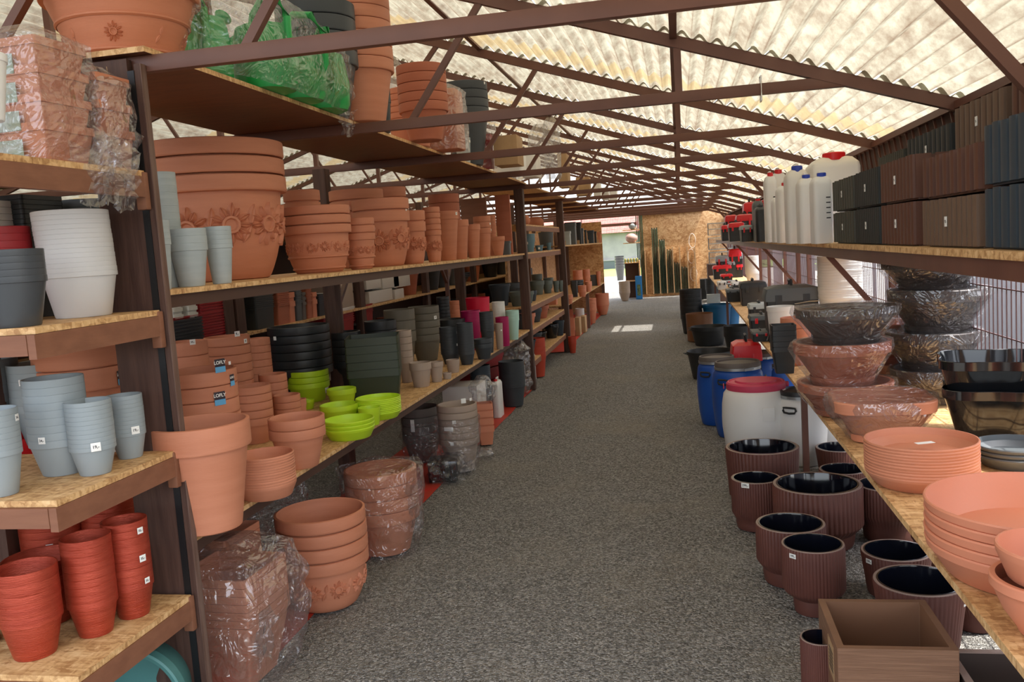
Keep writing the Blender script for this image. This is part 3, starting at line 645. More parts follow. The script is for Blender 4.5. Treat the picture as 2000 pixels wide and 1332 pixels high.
def trough(a, b, h, rim, tp=.82, c=.012, t=.003):
    k = ('tr', round(a, 3), round(b, 3), round(h, 3), round(rim, 3), tp)
    if k in MESH: return MESH[k]
    o = .006; bm = NB()
    loft(bm, [(a*tp, b*tp, c, 0), (a-o, b-o, c, h-rim), (a, b, c, h-rim+.001), (a, b, c, h), (a-t-o*.6, b-t-o*.6, c, h), (a-t-o, b-t-o, c, h-rim), (a*tp-t, b*tp-t, c, .006)])
    MESH[k] = finish(bm, 'trough', 40); return MESH[k]
def withmat(me, m):
    if not me.materials: me.materials.append(m); return me
    if me.materials[0] == m: return me
    k = ('c', id(me), m.name)
    if k not in MESH: MESH[k] = me.copy(); MESH[k].materials[0] = m
    return MESH[k]
def SQ(d, m, xb, yb, wpx, yt, z, n=1, f=.2, rot=0, asp=1, tp=.82, name='square_pot', tags=(), cat='square pot', c=.012, off=0):
    BACK['off'] = off; cc, R, tot = place(xb, yb, wpx, yt, z, tp); BACK['off'] = 0; h = tot/(1+(n-1)*f); st = h*f if n > 1 else 0
    me = withmat(trough(R, R*asp, h, st*.97 if st else h*.18, tp, c), m); pots = []; d = (d, d) if isinstance(d, str) else d
    for i in range(n):
        o = obj(name, me, None, loc=(cc.x, cc.y, z+.0008+(n-1-i)*st), rotz=rot); tag(o, lab(i, n, d), cat, d[1] if n > 1 else None); pots.append(o)
    if tags: add_tags(pots, cc, R*1.02, [z+(n-1-i)*st+h-(st or h*.2)/2 for i in range(n)], tags)
    return cc, R, h, pots
def YB(x0, x1, yb, yt, z, y=None):
    """near face of a boxy thing: x range, its y and its height, from its base edge on plane z"""
    P = onz((x0+x1)/2, yb, z); Y = y or P.y; a = ony(x0, yb, Y).x; b = ony(x1, yb, Y).x; t = ony((x0+x1)/2, yt, Y).z
    return a, b, Y, max(.01, t-z)
def XP(x0, x1, yb, yt, X, z=None):
    a = onx(x0, yb, X); b = onx(x1, yb, X); t = onx((x0+x1)/2, yt, X).z; zz = onx((x0+x1)/2, yb, X).z if z is None else z
    return min(a.y, b.y), max(a.y, b.y), zz, max(.01, t-zz)
def carton(d, m, a, b, Y, dep, z, h, name='cardboard_box', cat='box', bev=.003, rot=0):
    bm = NB(); box(bm, (-(b-a)/2, 0, 0), ((b-a)/2, dep, h), bev=bev); o = obj(name, bm, m, loc=((a+b)/2, Y, z+.001), rotz=rot); tag(o, d, cat); return o
def toolbox(d, a, b, Y, dep, z, h, body=BLACK, lid=RED, handle=True, latch=RED, grp=None):
    w_ = (b-a)/2; t = thing('toolbox', ((a+b)/2, Y+dep/2, z+.001)); tag(t, d, 'toolbox', grp)
    bm = NB(); loft(bm, [(w_*.88, dep/2*.9, .01, 0), (w_*.93, dep/2*.95, .012, h*.66)]); obj('body', bm, body, t)
    bm = NB(); loft(bm, [(w_, dep/2, .012, h*.66), (w_, dep/2, .012, h*.74), (w_*.93, dep/2*.94, .014, h*.86), (w_*.6, dep/2*.7, .014, h*.9)]); obj('lid', bm, lid, t)
    if handle:
        bm = NB(); tube(bm, [(0, -dep*.25, h*.88), (0, -dep*.22, h*.98), (0, dep*.22, h*.98), (0, dep*.25, h*.88)], min(.012, h*.06), 6); obj('handle', bm, body, t)
    for s in (-1, 1):
        bm = NB(); box(bm, (s*w_*.5-w_*.12, -dep/2-.004, h*.5), (s*w_*.5+w_*.12, -dep/2+.006, h*.76), bev=.002); obj('latch', bm, latch, t)
    return t
def jerry(d, a, b, Y, dep, z, h, m=WHITE, capm=RED, capx=0, marks=True):
    w_ = (b-a)/2; t = thing('jerrycan', ((a+b)/2, Y+dep/2, z+.001)); tag(t, d, 'jerrycan'); q = dep/2
    bm = NB(); loft(bm, [(w_*.94, q*.94, .02, 0), (w_, q, .03, .01), (w_, q, .03, h*.80), (w_*.96, q*.97, .03, h*.85), (w_*.72, q*.8, .025, h*.91), (w_*.5, q*.6, .015, h*.925)], 5); obj('body', bm, m, t)
    bm = NB(); tube(bm, [(0, q*.72, h*.83), (0, q*.6, h*.98), (0, -q*.1, h*.98), (0, -q*.25, h*.90)], min(.018, w_*.25), 8); obj('handle', bm, m, t)
    bm = NB(); lathe(bm, [(0, 0), (w_*.46, 0), (w_*.46, h*.075), (w_*.42, h*.085), (0, h*.085)], 20, fn=lambda th, i: 1+.04*math.cos(16*th), c=(capx*w_, -q*.5, h*.885)); obj('cap', bm, capm, t)
    if marks:
        bm = NB()
        for r in range(5): box(bm, (w_*.25, -q-.0012, h*(.34+.07*r)), (w_*.7, -q+.001, h*(.355+.07*r)))
        obj('capacity_marks', bm, INK, t)
    return t
def film_bag(d, prof, loc, seed=1, m=FILM, amp=.12, seg=40, parent=None, name='plastic_bag', rotz=0, sq=0, tails=(), tiltf=None):
    """crumpled film around something: prof (rx, ry, z) rings from bottom to top"""
    bm = NB(); rings = []; sub = []
    for (p, q) in zip(prof, prof[1:]):
        k = max(1, int(abs(q[2]-p[2])/max(.02, (prof[-1][2]-prof[0][2])/22)))
        sub += [tuple(p[i]+(q[i]-p[i])*j/k for i in range(3)) for j in range(k)]
    sub.append(prof[-1]); off = Vector((seed*3.7, seed*1.3, seed*7.1))
    for rx, ry, z in sub:
        ring = []
        for k in range(seg):
            t = 2*PI*k/seg; c, s = math.cos(t), math.sin(t)
            if sq: mm = max(abs(c), abs(s)); g = 1+(1/mm-1)*sq
            else: g = 1
            p = Vector((rx*c*g, ry*s*g, z)); q = p*(7/max(.2, rx*6))+off
            nn = abs(noise.noise(q*1.3))*1.6+abs(noise.noise(q*3.1+off))*.9-.45
            p.x *= 1+amp*nn; p.y *= 1+amp*nn; p.z += amp*.25*rx*noise.noise(q*2+off)
            ring.append(bm.verts.new(p))
        rings.append(ring)
    for A, B in zip(rings, rings[1:]):
        for k in range(seg): bm.faces.new((A[k], A[(k+1) % seg], B[(k+1) % seg], B[k]))
    bm.faces.new(rings[-1])
    for (tx, ty, tz, tw, th) in tails:         # loose flaps of film
        g = []
        for i in range(8):
            u = i/7; row = []
            for j in range(6):
                v = (j/5-.5)*2; q = Vector((tx+v*3+seed, ty+u*4, tz))
                row.append(bm.verts.new((tx+v*tw*(1-.5*u)*.4+.03*noise.noise(q*2), ty+v*tw*(1-.4*u)+.04*noise.noise(q*3+off), tz-u*th+.03*noise.noise(q*2.2+off))))
            g.append(row)
        for A, B in zip(g, g[1:]):
            for j in range(5): bm.faces.new((A[j], A[j+1], B[j+1], B[j]))
    o = obj(name, finish(bm, name, 28), m, parent, loc=loc, rotz=rotz)
    if d and not parent: tag(o, d, 'plastic bag' if name == 'plastic_bag' else 'plastic film')
    return o
def can(d, loc, rot, s=1.0):
    t = thing('watering_can', loc, rot); tag(t, d, 'watering can', 'green watering cans in the clear bag')
    bm = NB(); lathe(bm, [(0, 0), (.085*s, 0), (.095*s, .02*s), (.10*s, .10*s), (.088*s, .19*s), (.082*s, .215*s), (.078*s, .215*s), (.08*s, .16*s), (.09*s, .03*s), (0, .012*s)], 36, fn=lambda th, i: 1+.22*abs(math.cos(th))); obj('body', bm, GREEN, t)
    bm = NB(); tube(bm, [(-.10*s, 0, .05*s), (-.145*s, 0, .12*s), (-.15*s, 0, .22*s), (-.10*s, 0, .30*s), (-.02*s, 0, .315*s), (.05*s, 0, .27*s), (.075*s, 0, .20*s)], .0135*s, 10); obj('handle', bm, GREEN, t)
    bm = NB(); tube(bm, [(.09*s, 0, .05*s), (.15*s, 0, .11*s), (.22*s, 0, .20*s), (.26*s, 0, .245*s)], [.028*s, .02*s, .014*s, .013*s], 10)
    obj('spout', bm, GREEN, t)
    bm = NB(); tube(bm, [(.255*s, 0, .24*s), (.275*s, 0, .262*s)], [.014*s, .032*s], 14); obj('rose', bm, GREEN, t)
    return t
def ribpot(d, xb, yb, wpx, yt, foot=.78, fh=.28, tags=(), N_=56):
    cc, R, h = place(xb, yb, wpx, yt, 0, foot); t = thing('ribbed_planter', (cc.x, cc.y, .001), random.random()); tag(t, d, 'plant pot')
    fn = lambda th, i: 1+.022*(abs(math.sin(N_*th/2))-.5)
    P = [(0, 0), (R*foot*.94, 0), (R*foot*.96, .006)]
    if fh: P += [(R*foot, h*fh*.6), (R*foot, h*fh*.9), (R*.93, h*(fh+.07)), (R*.985, h*(fh+.12))]
    P += [(R*.985, h-.004)]
    bm = NB(); lathe(bm, P+[(R*.975, h)], N_*6, fn=lambda th, i: fn(th, i) if P[min(i, len(P)-1)][0] > R*.9 else 1); obj('ribbed_shell', bm, RIB, t)
    bm = NB(); lathe(bm, [(R*.975, h-.001), (R*.97, h+.002), (R*.91, h+.002), (R*.905, h-.002)], N_*2); obj('rim_edge', bm, RIBRIM, t)
    bm = NB(); lathe(bm, [(R*.905, h-.004), (R*.90, h+.003), (R*.87, h+.003), (R*.86, h-.004), (R*.78, h*(fh+.16)), (0, h*(fh+.16))], 64); obj('inner_pot', bm, RIBIN, t, )
    for (px, py, wp, s) in tags:
        d_ = ray(px, py); o = Vector((0, 0, H)); a = d_.x**2+d_.y**2; b = 2*(d_.x*(o.x-cc.x)+d_.y*(o.y-cc.y)); c_ = (o.x-cc.x)**2+(o.y-cc.y)**2-R*R; q = max(0, b*b-4*a*c_); tt = (-b-math.sqrt(q))/(2*a)
        p = o+d_*tt; n_ = Vector((p.x-cc.x, p.y-cc.y, 0)).normalized(); wd = wp*tt/F; p2 = Vector((cc.x, cc.y, 0))+n_*(R*1.012+wd*wd/(8*R)+.001)
        bpy.context.view_layer.update(); 
        g = obj('price_tag', box(NB(), (-.0006, -wd/2, -wd*.3), (0, wd/2, wd*.3)), PAPER, t); g['label'] = 'small white price sticker'
        rz = math.atan2(n_.y, n_.x); L = Matrix.Rotation(-t.rotation_euler.z, 4, 'Z') @ (Vector((p2.x, p2.y, p.z))-Vector(t.location)); g.location = L; g.rotation_euler = (0, 0, rz-t.rotation_euler.z)
        me = text(s, wd*.40); 
        if not me.materials: me.materials.append(INK)
        tx = bpy.data.objects.new('lettering', me); COL.objects.link(tx); tx.parent = g; tx.location = (.0004, 0, 0); tx.rotation_euler = (PI/2, 0, PI/2)
    return cc, R, h
def wrapbowl(d, m, xb, yb, wpx, yt, z, seed, film=FILM, label2=None, kind='bowl', lobes=0):
    cc, R, h = place(xb, yb, wpx, yt, z, .6); t = thing('bowl_planter', (cc.x, cc.y, z+.001), seed); tag(t, d, 'bowl planter')
    fn = (lambda th, i: 1+.10*math.cos(lobes*th)) if lobes else None
    bm = NB(); lathe(bm, [(0, h*.08), (R*.55, h*.08), (R*.62, h*.2), (R*.86, h*.62), (R*.92, h*.72), (R*.97, h*.74), (R*.985, h-.004), (R*.97, h), (R*.90, h), (R*.88, h*.9), (R*.6, h*.2), (0, h*.12)], 56, fn); obj('bowl', bm, m, t)
    bm = NB(); lathe(bm, [(0, 0), (R*.56, 0), (R*.62, .004), (R*.66, h*.2), (R*.64, h*.2), (R*.58, h*.06), (0, h*.06)], 48, fn); obj('attached_saucer', bm, m, t)
    if film: film_bag(None, [(R*.62, R*.62, .002), (R*.74, R*.74, h*.25), (R*.97, R*.97, h*.66), (R*1.02, R*1.02, h*.85), (R*1.0, R*1.0, h+.004), (R*.6, R*.6, h+.006)], (0, 0, 0), seed, film, .07, 44, t, 'film_wrap')
    return cc, R, h

# ------------------------------------------------------------------ near left rack
S(('', 'grey cups tagged 19 at the front corner of the board'), 'cup', GREY, 188, 930, 85, 787, 1.008, 11, .15, [(187, 873, 18, '19,-')])
S(('', 'grey cups tagged 19 right beside the dark wooden post'), 'cup', GREY, 256, 897, 66, 775, 1.008, 10, .15, [(264, 840, 16, '19,-')])
S(('', 'taller grey pots behind the two cup stacks'), 'cup', GREY, 126, 930, 110, 742, 1.008, 9, .20, [(82, 861, 14, '24,-')])
S(('', 'wide dark-mouthed grey pots at the back of that board'), 'cup', GREY, 104, 872, 128, 712, 1.008, 6, .18, [(43, 748, 13, '29,-')])
S(('', 'grey cups cut by the left picture edge'), 'cup', GREY, 4, 972, 92, 805, 1.008, 8, .125, [(32, 815, 14, '24,-')])
S(('', 'dark grey pots in the shade at the left edge'), 'cup', GREYD, 0, 880, 100, 705, 1.008, 5, .15)
S(('', 'big terracotta pots behind the grey cups'), 'classic', TERRA, 178, 868, 172, 678, 1.008, 2, .30, [(236, 737, 20, 'LOFLY', 1.4)])
S(('', 'copper red pots at the front left of the lowest board'), 'cup', COPPER, 72, 1291, 114, 1122, .508, 5, .23)
S(('', 'slim copper red pots in the middle of the lowest board'), 'cup', COPPER, 190, 1246, 92, 1058, .508, 9, .20)
S(('', 'copper red pots tagged 35 beside the wooden post'), 'cup', COPPER, 264, 1210, 84, 1025, .508, 9, .2, [(273, 1036, 13, '35,-'), (278, 1090, 14, '35,-'), (287, 1133, 12, '35,-')])
S(('', 'broad copper red pots behind the front ones'), 'cup', COPPER, 96, 1226, 136, 1105, .508, 5, .2)
S(('', 'dark red pots deep in the shade behind the tagged ones'), 'cup', COPPER, 228, 1130, 104, 972, .508, 6, .18)
S(('', 'wide dark red pots in deep shade at the back left'), 'cup', COPPER, 118, 1148, 118, 1022, .508, 5, .2, [(97, 1069, 13, '29,-')])
S(('', 'dark red pots at the left edge of the lowest board'), 'cup', COPPER, -22, 1262, 60, 1125, .508, 5, .12)
S(('', 'smoky see-through pots at the left of the third board'), 'cup', SMOKE, 38, 640, 118, 487, 1.479, 5, .13, seg=56, off=0.0)
S(('', 'milky white pots leaning left on the third board'), 'bucket', MILK, 166, 627, 137, 408, 1.479, 14, .105, tilt=(-.045, 0), off=0.03)
S(('', 'dark grey pots behind the milky white stack'), 'cup', GREYD, 196, 590, 122, 388, 1.479, 9, .15, [(219, 447, 13, '35,-')], off=0.28)
S(('', 'dark grey pots half hidden by the post'), 'cup', GREYD, 262, 575, 90, 440, 1.479, 3, .12, off=0.2)
S(('', 'red brown pots behind the smoky stack'), 'cup', REDD, 18, 590, 104, 442, 1.479, 6, .12, off=0.25)
SQ(('', 'black trays at the back of the third board'), BLACK, 62, 560, 96, 382, 1.479, 12, .07, asp=1.2, off=0.38)
SQ(('', 'white trays at the left edge of the third board'), WHITE, -8, 545, 70, 392, 1.479, 8, .09, off=0.42)
cc, R_, h_ = place(236, 1345, 150, 1240, 0, .7)
t = thing('teal_bowl', (-1.86, 2.48, .19), 0); t.rotation_euler = (PI/2, 0, .15); tag(t, 'teal round tub tipped on its side under the lowest near board', 'tub')
bm = NB(); lathe(bm, [(0, -.16), (.13, -.16), (.15, -.14), (.175, -.02), (.185, -.015), (.185, .02), (.178, .024), (.165, .02), (.16, -.02), (.14, -.13), (0, -.14)], 56); obj('tub_shell', bm, TEAL, t)
# bagged square planters on the highest near board
for i in range(4):
    me = withmat(trough(.105, .105, .11, .024, .80), TERRA)
    o = obj('square_planter', me, None, loc=(-1.81, 2.31, 1.9308+.078*(3-i)), rotz=-.06)
    tag(o, lab(i, 4, ('', 'square terracotta planters with landscape cards in the bag')), 'planter', 'square terracotta planters with landscape cards in the bag')
    if i != 0 or True:
        lm = mat('landscape card print', (176, 188, 184), .5, (120, 140, 112), (1, 1, 3), 9)
        c = obj('label_card', box(NB(), (-.10, -.1078, .012), (.03, -.1066, .066)), lm, o); c['label'] = 'printed landscape card'
for i in range(3):
    me = withmat(trough(.083, .083, .12, .026, .80), TERRA)
    o = obj('square_planter', me, None, loc=(-1.775, 2.515, 1.9308+.082*(2-i)), rotz=-.04)
    tag(o, lab(i, 3, ('', 'smaller square planters at the right of the bag')), 'planter', 'smaller square planters at the right of the bag')
film_bag('crumpled clear bag over square terracotta planters on the highest near board', [(.115, .115, -.0), (.13, .125, .06), (.13, .125, .25), (.12, .115, .345), (.05, .05, .385)], (-1.81, 2.30, 1.935), 3, FILM, .12, 56, sq=.8, rotz=-.05, tails=[(.135, .03, .05, .07, .18), (.14, .10, .10, .05, .22), (.14, .16, .02, .06, .16)])
film_bag('second crumpled bag against the near wooden post', [(.095, .085, 0), (.105, .088, .1), (.10, .085, .26), (.04, .04, .31)], (-1.775, 2.512, 1.935), 8, FILMW, .16, 44, sq=.6, tails=[(.10, -.03, .08, .05, .16)])
S('white plastic pot cut off at the upper left picture edge', 'cup', WHITE, -30, 232, 104, 95, 1.93, 1)
# ------------------------------------------------------------------ top boards
def T(px, py, X): return onx(px, py, X)
c, R_, h_, p_ = S('very large terracotta pot with raised flowers on the top board', 'tall', TERRA, 250, 122, 292, -60, ZT, 1, seg=72, relief=(.13, .40, 4, (.2, .66)))
for i, (X, Y, rz, s) in enumerate(((-1.86, 3.12, 1.3, 1.12), (-1.80, 3.26, 2.2, 1.12), (-1.66, 3.52, 2.6, 1.2), (-1.66, 3.80, 2.9, 1.2), (-1.66, 4.12, 2.3, 1.2))):
    can(['nearest green watering can in the bag beside the large pot', 'second green watering can in the bag, handle up', 'third green watering can, its base at the board edge', 'fourth green watering can, partly behind the third', 'last green watering can at the far end of the bag'][i], (X, Y, ZT+.001), rz, s)
film_bag('long clear bag stretched over the green watering cans', [(.20, .64, -.005), (.25, .70, .08), (.24, .68, .26), (.17, .55, .38), (.05, .3, .43)], (-1.74, 3.66, ZT), 5, FILM, .08, 64, sq=.35, tails=[(.13, .62, .03, .06, .12)])
S(('', 'large anthracite pots behind the green watering cans'), 'classic', ANTH, 632, 225, 152, -8, ZT, 4, .24)
S(('', 'large terracotta pots beside the anthracite stack up top'), 'classic', TERRA, 706, 236, 142, -20, ZT, 6, .20)
S(('', 'dark grey pots between two terracotta stacks up top'), 'bucket', ANTH, 748, 258, 40, 170, ZT, 2, .2)
film_bag('crumpled film bundle between the top terracotta stacks', [(.10, .10, 0), (.12, .12, .1), (.10, .10, .3), (.03, .03, .42)], (-1.95, 6.1, ZT+.28), 11, FILMW, .25, 36)
c, R_, h_, p_ = S(('', 'terracotta bowls in front on the top boards'), 'rimmed', TERRAO, 806, 285, 92, 168, ZT, 6, .22, [(829, 166, 9, '')])
S(('', 'tall terracotta pots behind the top bowls'), 'classic', TERRAD, 832, 272, 96, 120, ZT, 5, .25)
a = onz(862, 293, ZT); carton('rectangular terracotta trough in film on the top board edge', TERRAO, a.x-.16, a.x+.13, a.y, .22, ZT, .42, 'terracotta_trough', 'planter', .02)
film_bag('clear film around the upright terracotta trough up top', [(.17, .15, 0), (.18, .16, .2), (.17, .15, .42), (.06, .06, .47)], (a.x-.015, a.y+.11, ZT), 21, FILMW, .1, 36, sq=.8)
S(('', 'tall anthracite pots at the edge of the top boards'), 'tall', ANTH, 916, 322, 92, 156, ZT, 4, .15, [(946, 162, 5, ''), (868, 184, 6, '')])
S('small pale grey pot in front of the tall anthracite stack', 'plain', GREYL, 907, 320, 30, 268, ZT, 1, tags=[(917, 276, 5, '')])
a = onz(955, 330, ZT); film_bag('dark and red film wrapped bundle on the top board', [(.07, .07, 0), (.09, .09, .1), (.08, .08, .45), (.03, .03, .5)], (a.x, a.y, ZT), 31, FILM, .3, 28)
carton('red and black packed bundle inside the film up top', REDD, a.x-.05, a.x+.04, a.y-.05, .1, ZT, .3, 'packed_bundle', 'package')
def up(x0, x1, yb, yt, dep=.3, Y=None):
    Y = Y or min(19, YB(x0, x1, yb, yt, ZT)[2]); return ony(x0, yb, Y).x, ony(x1, yb, Y).x, Y, dep, ZT, max(.05, ony((x0+x1)/2, yt, Y).z-ZT)
carton('open cardboard box on the top boards behind white canisters', CARD, *up(966, 1012, 322, 264))
jerry('wide white canister with red cap on the top boards', *up(962, 1020, 338, 282), capm=RED, marks=False)
jerry('white canister wrapped in film on the top boards', *up(1020, 1050, 346, 296), marks=False)
a = onz(1060, 352, ZT); film_bag('tall milky film bundle on the top boards', [(.12, .12, 0), (.13, .13, .2), (.12, .12, .5), (.06, .06, .6)], (a.x, a.y, ZT), 41, FILMW, .25, 32)
a = onz(1082, 350, ZT); film_bag('second milky film bundle on the top boards', [(.08, .08, 0), (.09, .09, .2), (.08, .08, .6), (.04, .04, .66)], (a.x, a.y, ZT), 43, FILMW, .25, 32)
carton('tall cardboard box on the top boards', CARD, *up(1092, 1110, 366, 300)); carton('square cardboard box far along the top boards', CARD, *up(1126, 1152, 382, 346)); carton('lower cardboard box far along the top boards', CARD, *up(1112, 1126, 376, 352))
for i, (x, y0, y1) in enumerate(((1160, 386, 358), (1176, 390, 366), (1192, 394, 372))): carton(['nearest', 'middle', 'farthest'][i]+' of three pale boxes at the end of the top boards', FOAM, *up(x, x+13, y0, y1), name='pale_box')
# ------------------------------------------------------------------ long middle board
S(('', 'very large terracotta pots with raised sunflowers'), 'flower', TERRA, 433, 541, 276, 266, ZM, 3, .17, seg=72, relief=(.23, .62, 10), off=0.13)
S(('', 'tall pale grey pots against the post on the long board'), 'cup', GREYL, 330, 543, 64, 335, ZM, 11, .14, off=0.1)
S(('', 'pale grey pots touching the post on the long board'), 'cup', GREYL, 316, 552, 50, 430, ZM, 4, .12)
S(('', 'pale grey pots in front of the giant pot, left'), 'cup', GREYL, 375, 552, 72, 446, ZM, 3, .17)
S(('', 'pale grey pots in front of the giant pot, right'), 'cup', GREYL, 434, 548, 52, 442, ZM, 5, .11)
S(('', 'broad terracotta pots with raised bands and flowers'), 'flower', TERRA, 625, 527, 134, 400, ZM, 3, .2, [(690, 406, 6, '')], relief=(.13, .66, 14, (.42, .12)), off=0.02)
S(('', 'small banded terracotta pots right of the broad ones'), 'flower', TERRA, 707, 522, 62, 425, ZM, 3, .21, [(737, 446, 5, '')], relief=(.13, .66, 12, (.42, .12)))
S(('', 'round-bottomed sunflower pots in the middle of the board'), 'flower', TERRA, 752, 515, 110, 386, ZM, 2, .22, [(793, 410, 4, '')], relief=(.25, .6, 7))
S(('', 'wide terracotta pots behind the sunflower pots, left'), 'flower', TERRA, 705, 490, 104, 368, ZM, 3, .2, off=0.24)
S(('', 'wide terracotta pots behind the sunflower pots, right'), 'flower', TERRA, 768, 488, 66, 364, ZM, 3, .2, off=0.24)
S(('', 'terracotta pots behind the broad banded ones'), 'flower', TERRA, 600, 505, 70, 370, ZM, 3, .2, off=0.26)
S(('', 'medium round-bottomed pots with a flower band'), 'flower', TERRA, 808, 510, 57, 411, ZM, 2, .26, relief=(.2, .62, 8))
S(('', 'slim terracotta pots with a flower band'), 'flower', TERRA, 849, 506, 34, 404, ZM, 5, .18, relief=(.18, .6, 8))
S('tall plain terracotta pot with a price sticker, long board', 'tall', TERRA, 876, 505, 51, 412, ZM, 1, tags=[(891, 417, 6, '9')])
S(('', 'terracotta pots standing behind the tall plain pot'), 'classic', TERRAD, 874, 492, 60, 378, ZM, 4, .24, off=0.15)
S('second plain terracotta pot right of the tall one', 'tall', TERRA, 901, 503, 38, 429, ZM, 1)
S('third plain terracotta pot, lower than the second', 'tall', TERRA, 926, 502, 32, 438, ZM, 1)
S(('', 'terracotta pots with stickers near the board end'), 'classic', TERRA, 946, 500, 34, 422, ZM, 3, .2, [(957, 437, 4, ''), (959, 449, 4, '')])
S(('', 'slender terracotta pots near the board end'), 'classic', TERRA, 964, 498, 18, 420, ZM, 5, .14, off=0.1)
S('small ribbed terracotta bowl at the end of the long board', 'bowl', TERRA, 974, 497, 28, 462, ZM, 1)
SQ('grey square pot at the far end of the long board', GREYD, 990, 493, 18, 471, ZM, 1)
for i, (x0, x1, yb, yt, mm) in enumerate(((905, 955, 488, 388, FASCIA), (972, 1000, 474, 380, TERRAD))):
    Y = [9.0, 9.3][i]; P = ony(x0, yb, Y).x, ony(x1, yb, Y).x, Y, ony((x0+x1)/2, yt, Y).z-ZM; carton(['brown board leaning behind the terracotta row', 'terracotta film wrapped pack behind the board end'][i], mm, P[0], P[1], Y, .05, ZM, P[3], ['leaning_board', 'wrapped_pack'][i], ['board', 'package'][i])
# ------------------------------------------------------------------ long lower board
S('huge plain terracotta pot next to the dark post', 'classic', TERRA, 412, 1047, 188, 840, ZL, 1, seg=72)
S(('', 'wide terracotta pots with dark and blue stickers'), 'classic', TERRA, 412, 945, 138, 730, ZL, 5, .28, [(429, 714, 23, 'LOFLY', 1.15), (453, 742, 14, 'LOFLY', 1.6), (429, 778, 23, 'LOFLY', 1.15), (448, 709, 7, '')], seg=64)
S(('', 'terracotta pots at the rear behind the stickered stack'), 'classic', TERRA, 386, 888, 80, 670, ZL, 5, .24, [(376, 668, 11, '35,-')])
S(('', 'tall stack of terracotta pots with two tiny stickers'), 'classic', TERRA, 462, 850, 86, 660, ZL, 7, .2, [(463, 652, 11, '9,-'), (479, 666, 9, '8'), (491, 662, 7, ''), (494, 712, 7, '')])
S(('', 'narrow terracotta pots left of the black tubs'), 'classic', TERRA, 519, 812, 44, 662, ZL, 7, .2)
S(('', 'terracotta pots behind the ringed saucers'), 'classic', TERRA, 503, 868, 72, 757, ZL, 5, .3)
S(('', 'small terracotta pots left of the lime pots'), 'classic', TERRA, 542, 835, 54, 733, ZL, 4, .26)
S(('', 'low terracotta pots behind the two-rim pot'), 'classic', TERRA, 566, 842, 52, 774, ZL, 3, .3)
S('tiny terracotta pot just left of the lime green ones', 'classic', TERRA, 592, 835, 22, 780, ZL, 1)
S(('', 'two-rim terracotta pots at the board front'), 'classic', TERRA, 588, 918, 108, 822, ZL, 2, .26, seg=64)
S(('', 'terracotta saucers on the lower long board'), 'saucer', TERRA, 525, 980, 114, 897, ZL, 12, .17, seg=64, name='saucer', cat='saucer')
S(('', 'wide black pots behind the lime green ones'), 'classic', BLACK, 596, 785, 118, 640, ZL, 6, .24, [(537, 661, 8, '')], seg=64)
S(('', 'black pots right of the wide black stack'), 'classic', BLACK, 682, 755, 62, 650, ZL, 5, .28)
S(('', 'lime green pots with a price tag'), 'rimmed', LIME, 606, 787, 81, 727, ZL, 3, .3, [(638, 762, 11, '4,')])
S('lime green pot in front of the dark green square pots', 'rimmed', LIME, 670, 798, 57, 762, ZL, 1)
S('shallow lime green pot behind the front lime saucers', 'rimmed', LIME, 666, 830, 76, 795, ZL, 1)
S('small lime green cup between the lime saucer stacks', 'plain', LIME, 724, 833, 44, 799, ZL, 1)
S(('', 'lime green saucers at the right of the lime group'), 'saucer', LIME, 742, 822, 88, 782, ZL, 9, .22, name='saucer', cat='saucer')
S(('', 'lime green saucers in front of the lime group'), 'saucer', LIME, 685, 862, 99, 826, ZL, 3, .35, name='saucer', cat='saucer')
S('tiny lime green pot behind the tagged lime stack', 'rimmed', LIME, 603, 800, 26, 782, ZL, 1)
SQ(('', 'dark green square pots'), BOTTLE, 738, 785, 100, 660, ZL, 5, .24, .28, tp=.85)
S(('', 'black round pots behind the dark green square ones'), 'classic', BLACK, 752, 745, 62, 628, ZL, 4, .3)
S(('', 'olive pots behind the tall olive taupe stack'), 'classic', OLIVE, 788, 720, 60, 606, ZL, 3, .3)
S(('', 'slim taupe pots with a price tag'), 'classic', TAUPE, 796, 748, 30, 646, ZL, 5, .26, [(804, 657, 5, '')])
S(('', 'olive taupe pots in the middle of the lower board'), 'classic', OLIVE, 835, 706, 60, 600, ZL, 5, .26, [(850, 620, 7, '9')], seg=56)
S('taupe pot standing in front of the dark green square pots', 'rimmed', TAUPE, 824, 757, 43, 710, ZL, 1)
S('taupe pot right of the front taupe pot', 'classic', TAUPE, 854, 747, 29, 708, ZL, 1)
S('small straight taupe pot at the board front', 'plain', TAUPE, 886, 729, 27, 704, ZL, 1)
S('tiny taupe dish between the taupe pots', 'saucer', TAUPE, 874, 741, 18, 729, ZL, 1)
S(('', 'slim black pots with two price tags'), 'cup', ANTH, 882, 712, 38, 640, ZL, 8, .25, [(893, 649, 5, ''), (893, 673, 5, '')])
S(('', 'slim black pots right of the tagged black stack'), 'cup', ANTH, 913, 713, 32, 632, ZL, 13, .19)
S('wide black pot behind the slim black stacks', 'classic', BLACK, 885, 690, 56, 625, ZL, 1)
S(('', 'tall black pots behind the slim stacks'), 'classic', BLACK, 872, 680, 25, 580, ZL, 8, .12)
S(('', 'low black pots right of the slim stacks'), 'classic', ANTH, 946, 702, 36, 663, ZL, 2, .3)
S('bright pink red pot near the end of the lower board', 'plain', PINK, 938, 660, 47, 582, ZL, 1)
S(('', 'magenta pots in front of the pink red pot'), 'bucket', MAGENTA, 924, 685, 38, 608, ZL, 5, .1)
S(('', 'black pots in front of the magenta pots'), 'cup', ANTH, 955, 690, 27, 610, ZL, 8, .1)
S('magenta pot with a scalloped rim near the board end', 'cyl', MAGENTA, 984, 677, 26, 620, ZL, 1)
S('tan taupe pot in front of the scalloped magenta pot', 'plain', TAUPE, 977, 683, 16, 632, ZL, 1, tags=[(979, 645, 3, '')])
